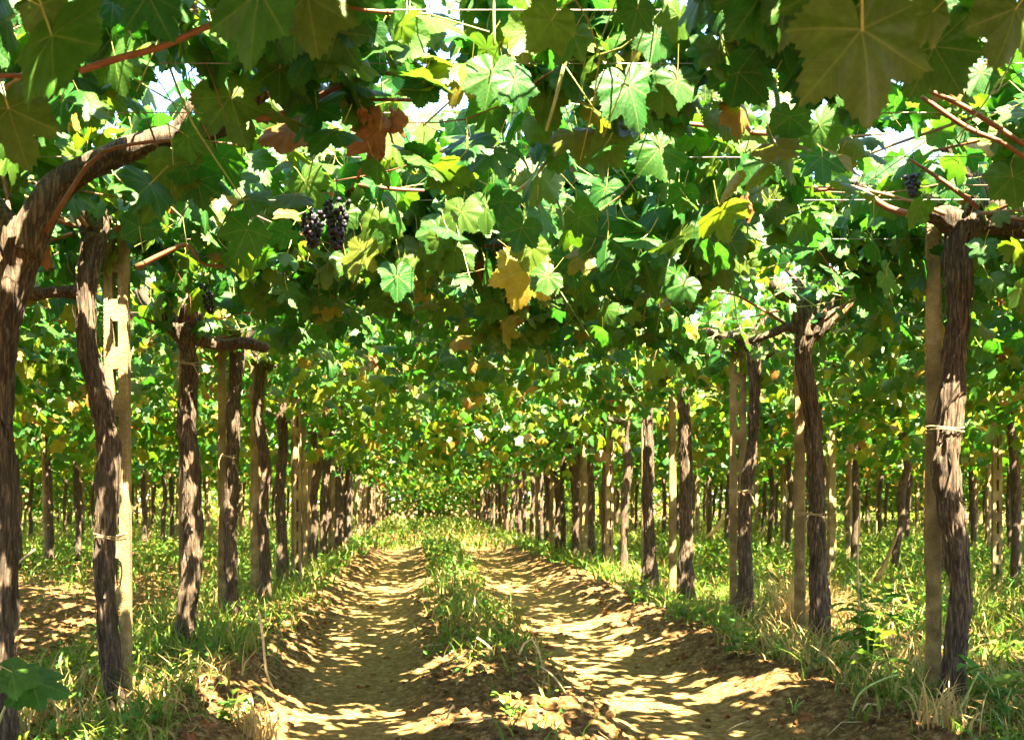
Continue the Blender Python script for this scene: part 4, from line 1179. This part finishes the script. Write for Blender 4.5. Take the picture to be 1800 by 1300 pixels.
add_stuff('ground_cover', [cover(60000, (-3.5, 5.0), (3.5, 9), lambda x, y: lane_mask(x, y) * sstep(0.42, 0.6, fbm(x * 1.7, y * 1.7, 410, 2)), 11),
                           cover(30000, (-9, 11), (9, 20), lambda x, y: lane_mask(x, y) * 0.8, 12, 0.012, 0.028, 0.16)],
          M_weed, 'low broad leaved weeds creeping over the banks and ridge', 'ground cover')

# clods of soil, fallen leaves, twigs
rg = np.random.default_rng(77)
b = Bag(); n = 0
while n < 6000:
    x = rg.uniform(-2.4, 3.6); y = 3.6 + 6.5 * rg.random() ** 1.5
    rut = max(math.exp(-(abs(x + 0.30) / 0.36) ** 4), math.exp(-(abs(x - 1.12) / 0.38) ** 4))
    if rg.random() < rut * 0.97: continue
    s = rg.uniform(0.004, 0.016) * (rg.uniform(1.5, 3.0) if rg.random() < 0.07 else 1)
    z = float(gz(x, y)); V = ICO1[0] * (1 + rg.normal(0, 0.22, (len(ICO1[0]), 1))) * s * np.array([1.2, 1, 0.75])
    b.add(V + (x, y, z + s * 0.25), ICO1[1]); n += 1
o = link('soil_clods', b.mesh('soil_clods', [M_ground], smooth=False)); tag(o, 'loose crumbs and clods of brown soil beside the wheel ruts', 'soil', None, 'stuff')
x = rg.uniform(-3.2, 4.2, 1600); y = 3.6 + 9 * rg.random(1600) ** 1.4
pos = np.stack([x, y, gz(x, y) + 0.012], 1); az = rg.uniform(0, 6.28, 1600)
fr = frames(np.stack([np.cos(az), np.sin(az), rg.normal(0, .3, 1600)], 1), np.stack([rg.normal(0, .4, 1600), rg.normal(0, .4, 1600), np.ones(1600)], 1))
keep = rg.random(1600) < 0.12 + 0.75 * np.clip(lane_mask(x, y) + (x < -1.8), 0, 1)
me = join_leaves([(V, T, U, m) for V, T, U, m in DEAD], pos[keep], fr[keep], rg.uniform(0.025, 0.060, 1600)[keep], rg.integers(0, 3, 1600)[keep], [M_dead, M_petiole])
o = link('fallen_leaves', me); tag(o, 'curled brown vine leaves fallen on the soil', 'fallen leaves', None, 'stuff')

rg = np.random.default_rng(99); b = Bag()
for k in range(150):
    x = rg.uniform(-2.6, 3.4); y = 3.7 + 5.5 * rg.random() ** 1.3
    if rg.random() < 0.75 and (abs(x + 0.33) < 0.35 or abs(x - 1.08) < 0.38): continue
    L = rg.uniform(0.05, 0.22); a = rg.uniform(0, 6.28); pts = []
    for f in (0, 0.5, 1):
        px_, py_ = x + math.cos(a) * L * f + rg.normal(0, .008), y + math.sin(a) * L * f + rg.normal(0, .008)
        pts.append((px_, py_, float(gz(px_, py_)) + 0.006 + 0.02 * rg.random(), rg.uniform(0.0015, 0.004)))
    v, t, q, u = tube(pts, 4, 0.06); b.add(v, t, q, u)
o = link('twigs', b.mesh('twigs', [M_twig])); tag(o, 'dry prunings and bits of twig strewn over the soil', 'twigs', None, 'stuff')

# ------------------------------------------------------------------ single weeds, stalks, tufts
def jag_leaf(seed, jag=0.25, n=9, wid=0.22):
    rg = np.random.default_rng(seed); V = [(0, 0, 0)]; U = [(0, 0)]
    L = []; Rr = []
    for k in range(1, n):
        f = k / n; ww = wid * math.sin(math.pi * f ** 0.8) * (1 + jag * (1 if k % 2 else -1.2)) + 0.01
        L.append((-ww, f, 0.06 * math.sin(f * 3) + ww * 0.3)); Rr.append((ww, f, 0.06 * math.sin(f * 3) + ww * 0.3))
    mid = [(0, k / n, 0.06 * math.sin(k / n * 3) - 0.12 * (k / n) ** 2) for k in range(1, n)]
    V = [(0, 0, 0)] + mid + [(0, 1.05, -0.15)] + L + Rr; V = np.array(V)
    T = []; nm = n - 1; l0 = 1 + nm + 1; r0 = l0 + nm
    for k in range(nm):
        m0 = k; m1 = k + 1  # mid indices: 0 is base
        if k == 0: T += [(0, 1, l0), (0, r0, 1)]
        else: T += [(m0, m1, l0 + k), (m0, l0 + k, l0 + k - 1), (m0, r0 + k, m1), (m0, r0 + k - 1, r0 + k)]
    T += [(nm, nm + 1, l0 + nm - 1), (nm, r0 + nm - 1, nm + 1)]
    return V, np.array(T)
JL = []
for k in range(4):
    V, T = jag_leaf(k, 0.3 if k < 3 else 0.1, 9, [0.2, 0.16, 0.24, 0.3][k]); JL.append(np_mesh('leaf', V, tris=T, uv=V[:, :2] * 0.1, mats=[M_weed]))

def weed(x, y, h, nst, label, seed, leafs=(0.07, 0.13), spread=0.22, nl=7, kinds=(0, 1, 2)):
    rg = np.random.default_rng(seed); z0 = float(gz(x, y)); root = empty('weed_plant', (x, y, z0))
    tag(root, label, 'weed')
    for s in range(nst):
        a = rg.uniform(0, 6.28); sp = rg.uniform(0.2, 1) * spread; hh = h * rg.uniform(0.65, 1.0)
        pts = [(x, y, z0 - 0.02, 0.0035), (x + math.cos(a) * sp * .3, y + math.sin(a) * sp * .3, z0 + hh * 0.5, 0.003), (x + math.cos(a) * sp, y + math.sin(a) * sp, z0 + hh, 0.0015)]
        add_tube(root, 'stem', pts, M_stem, 5, 0.05)
        for k in range(nl):
            f = (k + 0.6) / nl
            f = 0.15 + 0.85 * f
            c = np.array(pts[0][:3]) * (1 - f) ** 2 + 2 * f * (1 - f) * np.array(pts[1][:3]) + f * f * np.array(pts[2][:3])
            az = rg.uniform(0, 6.28); el = rg.uniform(-0.3, 0.8)
            t = np.array([[math.cos(az) * math.cos(el), math.sin(az) * math.cos(el), math.sin(el)]]); nn = np.array([[-math.cos(az) * math.sin(el), -math.sin(az) * math.sin(el), math.cos(el)]])
            put_leaf(root, JL[int(rg.choice(kinds))], c, frames(t, nn + rg.normal(0, .15, (1, 3)))[0], rg.uniform(*leafs) * (1.1 - 0.4 * f))
    return root
def GP2(px, py):
    """point on the ground under a pixel"""
    d = 3.0
    for _ in range(60):
        xx = (px - 735) / F * d; d = (EYE - float(gz(xx, d, False))) * F / (py - 880)
    return (px - 735) / F * d, d
x, y = GP2(1530, 1205); weed(x, y, 0.52, 9, 'tall jagged leaved weed left of the stout right trunk, half in sunlight', 1, (0.10, 0.17), 0.20, 8)
x, y = GP2(900, 1262); weed(x, y, 0.10, 4, 'small weed in the sunlit patch on the middle ridge, nearest the camera', 2, (0.03, 0.055), 0.12, 5, (3,))
x, y = GP2(940, 1180); weed(x, y, 0.08, 3, 'small weed on the middle ridge beside the bent twigs', 3, (0.03, 0.05), 0.10, 5, (3,))
x, y = GP2(300, 1240); weed(x, y, 0.20, 6, 'pale broad leaved weed at the foot of the bent trunk in the left corner', 4, (0.06, 0.10), 0.18, 5, (3, 2))
x, y = GP2(405, 1260); weed(x, y, 0.16, 5, 'bushy weed on the left bank close to the left rut, lowest in the photo', 5, (0.05, 0.09), 0.18, 5, (3, 2))
x, y = GP2(290, 1130); weed(x, y, 0.18, 4, 'weed between the slotted post and the sunlit trunk on the left', 6, (0.05, 0.08), 0.15, 5, (3, 0))
x, y = GP2(1760, 1262); weed(x, y, 0.22, 5, 'drooping leafy weed at the lower right corner beyond the stout trunk', 7, (0.08, 0.14), 0.16, 6, (1, 3))
x, y = GP2(820, 1010); weed(x, y, 0.22, 6, 'leafy clump crowning the middle ridge where the ruts narrow', 8, (0.05, 0.09), 0.20, 6, (3, 0))
x, y = GP2(1120, 1060); weed(x, y, 0.18, 5, 'dark green weed spilling over the right bank of the track', 9, (0.05, 0.09), 0.22, 6, (0, 3))
x, y = GP2(1395, 1262); weed(x, y, 0.08, 3, 'tiny round leaved seedling on bare soil at the bottom right', 10, (0.02, 0.035), 0.06, 4, (3,))
x, y = GP2(570, 1000); weed(x, y, 0.2, 5, 'leafy weed on the left bank where the left rut bends out of sight', 12, (0.05, 0.08), 0.22, 6, (3, 2))
x, y = GP2(1610, 1130); weed(x, y, 0.40, 6, 'leafy weed in the gap between the jagged weed and the stout right trunk', 21, (0.06, 0.11), 0.22, 7, (0, 2))
x, y = GP2(1300, 1150); weed(x, y, 0.26, 6, 'sprawling weed on the bare right bank before the gnarled trunk', 22, (0.05, 0.09), 0.25, 7, (0, 3))
x, y = GP2(440, 1130); weed(x, y, 0.2, 5, 'weed at the foot of the third trunk left of the track', 13, (0.05, 0.09), 0.2, 6, (0, 2))

def tuft(x, y, n, h, label, seed, mat, wid=0.004, bend=0.8):
    rg = np.random.default_rng(seed); b = Bag(); z0 = float(gz(x, y)); r = 0.05
    root = None
    for k in range(n):
        a = rg.uniform(0, 6.28); hh = h * rg.uniform(0.5, 1); bb = hh * rg.uniform(0.2, bend); x0 = rg.normal(0, r); y0 = rg.normal(0, r); wz = wid * rg.uniform(.6, 1.4); a2 = a + 1.57
        V = []
        for s in range(7):
            f = s / 6; ww = wz * (1 - f ** 2) + 0.0003
            c = (x0 + math.cos(a) * bb * f ** 2.0, y0 + math.sin(a) * bb * f ** 2.0, hh * (f - 0.42 * f ** 3 * bb / hh * 1.6) - 0.02)
            V += [(c[0] - math.cos(a2) * ww, c[1] - math.sin(a2) * ww, c[2]), (c[0] + math.cos(a2) * ww, c[1] + math.sin(a2) * ww, c[2])]
        b.add(V, None, [(2 * s, 2 * s + 1, 2 * s + 3, 2 * s + 2) for s in range(6)])
    o = link('grass_tuft', b.mesh('grass_tuft', [mat])); o.location = (x, y, z0); tag(o, label, 'grass tuft', 'grass tufts beside the track')
x, y = GP2(1400, 1120); tuft(x, y, 260, 0.66, 'large dry brown grass tuft arching at the foot of the gnarled right trunk', 1, M_straw, 0.0035, 1.3)
x, y = GP2(1460, 1110); tuft(x, y, 180, 0.55, 'sun bleached grass tuft between the dry brown tuft and the jagged weed', 2, M_straw, 0.004, 1.2)
x, y = GP2(1070, 1000); tuft(x, y, 150, 0.42, 'bright pale grass tuft on the right bank beside the rut', 3, M_grass, 0.007, 1.2)
x, y = GP2(440, 1290); tuft(x, y, 90, 0.22, 'pale straw tuft at the bottom of the photo left of the left rut', 4, M_straw, 0.004, 1.2)
x, y = GP2(400, 1150); tuft(x, y, 60, 0.28, 'long bladed green tuft between the sunlit trunk and the left rut', 5, M_grass, 0.006, 1.2)
x, y = GP2(1650, 1275); tuft(x, y, 80, 0.30, 'straggling dry tuft at the foot of the rough concrete post', 6, M_straw, 0.003, 1.2)
x, y = GP2(1765, 1180); tuft(x, y, 40, 0.26, 'green tuft against the sunlit strip near the right edge', 7, M_grass, 0.006, 0.9)
x, y = GP2(1250, 1090); tuft(x, y, 70, 0.3, 'green tuft on the right bank before the round topped post', 8, M_grass, 0.005, 1.2)
x, y = GP2(235, 1290); tuft(x, y, 80, 0.26, 'mixed green tuft at the bottom left beside the bent trunk', 9, M_grass, 0.005, 1.1)

def stalk(pts, d, label, mat=M_twig, name='dry_stalk', cat='stalk'):
    c = px_path(pts, d); o_ = empty_less = None
    v, t, q, u = tube(c, 5, 0.03)
    o = link(name, Bag().add(v, t, q, u).mesh(name, [mat])); tag(o, label, cat)
stalk([(1505, 1190, 4), (1510, 1080, 3.5), (1508, 980, 3), (1512, 880, 2.5)], 4.9, 'upright thin yellow stalk rising from the jagged weed')
stalk([(1540, 1022, 7), (1560, 980, 7), (1578, 940, 3)], 4.9, 'sunlit straw blade slanting above the jagged weed', M_straw)
stalk([(1490, 1290, 4), (1510, 1220, 4), (1560, 1190, 3.5), (1580, 1185, 3)], 4.2, 'green stalk leaning right at the bottom right', M_stem)
stalk([(1505, 1258, 3), (1600, 1250, 3), (1665, 1244, 3)], 4.25, 'straight dry twig lying level at the foot of the rough concrete post')
stalk([(1660, 1295, 6), (1685, 1250, 6), (1720, 1180, 3)], 4.15, 'long stalk leaning right beside the stout trunk', M_stem)
stalk([(1515, 1250, 4), (1525, 1236, 4), (1545, 1238, 4), (1553, 1258, 3)], 4.2, 'small arched dry tendril near the rough post')
stalk([(838, 1120, 4), (855, 1132, 4), (868, 1145, 4)], 5.6, 'short dry twig lying on the middle ridge')
stalk([(912, 1150, 4), (922, 1130, 4), (935, 1122, 3), (945, 1140, 3), (953, 1168, 3)], 5.4, 'bent dry twig standing on the middle ridge')
stalk([(950, 1170, 3), (975, 1190, 4), (998, 1222, 3)], 4.9, 'curved dry stem sloping down from the ridge into the right rut')
stalk([(455, 1075, 5), (462, 1120, 5), (468, 1180, 5), (480, 1210, 4)], 4.9, 'pale bare stalk standing on the left bank')
stalk([(-5, 1038, 4), (30, 990, 5), (62, 965, 4)], 3.8, 'dead twig leaning beside the thick left trunk')
stalk([(785, 1263, 3), (790, 1250, 4), (797, 1238, 3)], 4.1, 'stubby straw stub left of the ridge weed')
stalk([(1240, 945, 5), (1262, 925, 6), (1276, 895, 4)], 6.6, 'pale dry stalk bundle left of the round topped post', M_straw)

# sucker shoot in front of the thick left trunk
add_tube(L0, 'shoot', px_path([(-10, 1290, 6), (10, 1240, 5), (35, 1215, 4), (60, 1200, 3)], 2.9), M_shoot, 6, 0.03)
hero(L0, 20, 1180, 75, 1200, 2.75, HG[1], 62, 0)
hero(L0, 55, 1198, 122, 1212, 2.8, HO[2], 62, 10)
hero(L0, 30, 1225, 60, 1238, 2.85, HG[4], 55, -10)
hero(L0, -15, 1195, 10, 1215, 2.7, HG[3], 60, -10)

# ------------------------------------------------------------------ trees that close the view beyond the vineyard
LEAFQ = np.array([(0, 0, 0), (0.45, 0.5, 0.1), (0, 1.1, 0), (-0.45, 0.5, 0.1)])
def tree_mesh(seed, h, rad, n):
    rg = np.random.default_rng(seed)
    cl = [(rg.normal(0, rad * 0.45), rg.normal(0, rad * 0.35), rg.uniform(0.12, 0.9) * h, rg.uniform(0.3, 0.55) * rad) for _ in range(26)]
    which = rg.integers(0, len(cl), n); c = np.array(cl)[which]
    dr = rg.normal(size=(n, 3)); dr /= np.linalg.norm(dr, axis=1)[:, None]
    pos = c[:, :3] + dr * (c[:, 3] * rg.uniform(0.55, 1.08, n))[:, None]; pos[:, 2] = np.maximum(pos[:, 2], 0.05)
    fr = frames(rg.normal(size=(n, 3)), dr + rg.normal(0, .5, (n, 3))); s = rg.uniform(0.12, 0.24, n)
    V = np.einsum('nij,kj->nki', fr, LEAFQ) * s[:, None, None] + pos[:, None]
    Q = (np.array([[0, 1, 2, 3]])[None] + (np.arange(n) * 4)[:, None, None]).reshape(-1, 4)
    crown = np_mesh('crown', V.reshape(-1, 3), quads=Q, mats=[M_tree])
    v, t, q, u = tube([(0, 0, -0.2, 0.16), (0.1, 0, h * 0.3, 0.12), (0, 0.1, h * 0.8, 0.04)], 8, 0.3, bark=0.02, seed=seed)
    return [('trunk', Bag().add(v, t, q, u).mesh('trunk', [M_bark_tree])), ('crown', crown)]
TR = [tree_mesh(900 + k, [4.5, 5.5, 3.8][k], [2.3, 2.6, 2.0][k], 5500) for k in range(3)]
ang = []
k = 0
xx = -24.0
while xx < 34:
    d = 46.5 + random.uniform(-1.5, 2.5)
    root = empty('background_tree', (xx, d, 0)); 
    tag(root, 'bushy tree closing the view beyond the end of the vineyard', 'tree', 'trees beyond the vineyard')
    if abs(xx) > 2: root['label'] = 'bushy tree standing beyond the %s %s of the vineyard' % ('far' if abs(xx) > 12 else 'middle', 'left' if xx < 0 else 'right')
    if abs(xx - 0.3) < 2.2: root['label'] = 'bushy yellow green tree closing the far end of the track, %s part' % ('left' if xx < 0.3 else 'right')
    rz = random.uniform(0, 6.28)
    for nm, me in TR[k % 3]:
        o = link(nm, me, root, 'stuff' if nm == 'crown' else None); o.rotation_euler = (0, 0, rz)
    xx += random.uniform(2.2, 3.2); k += 1
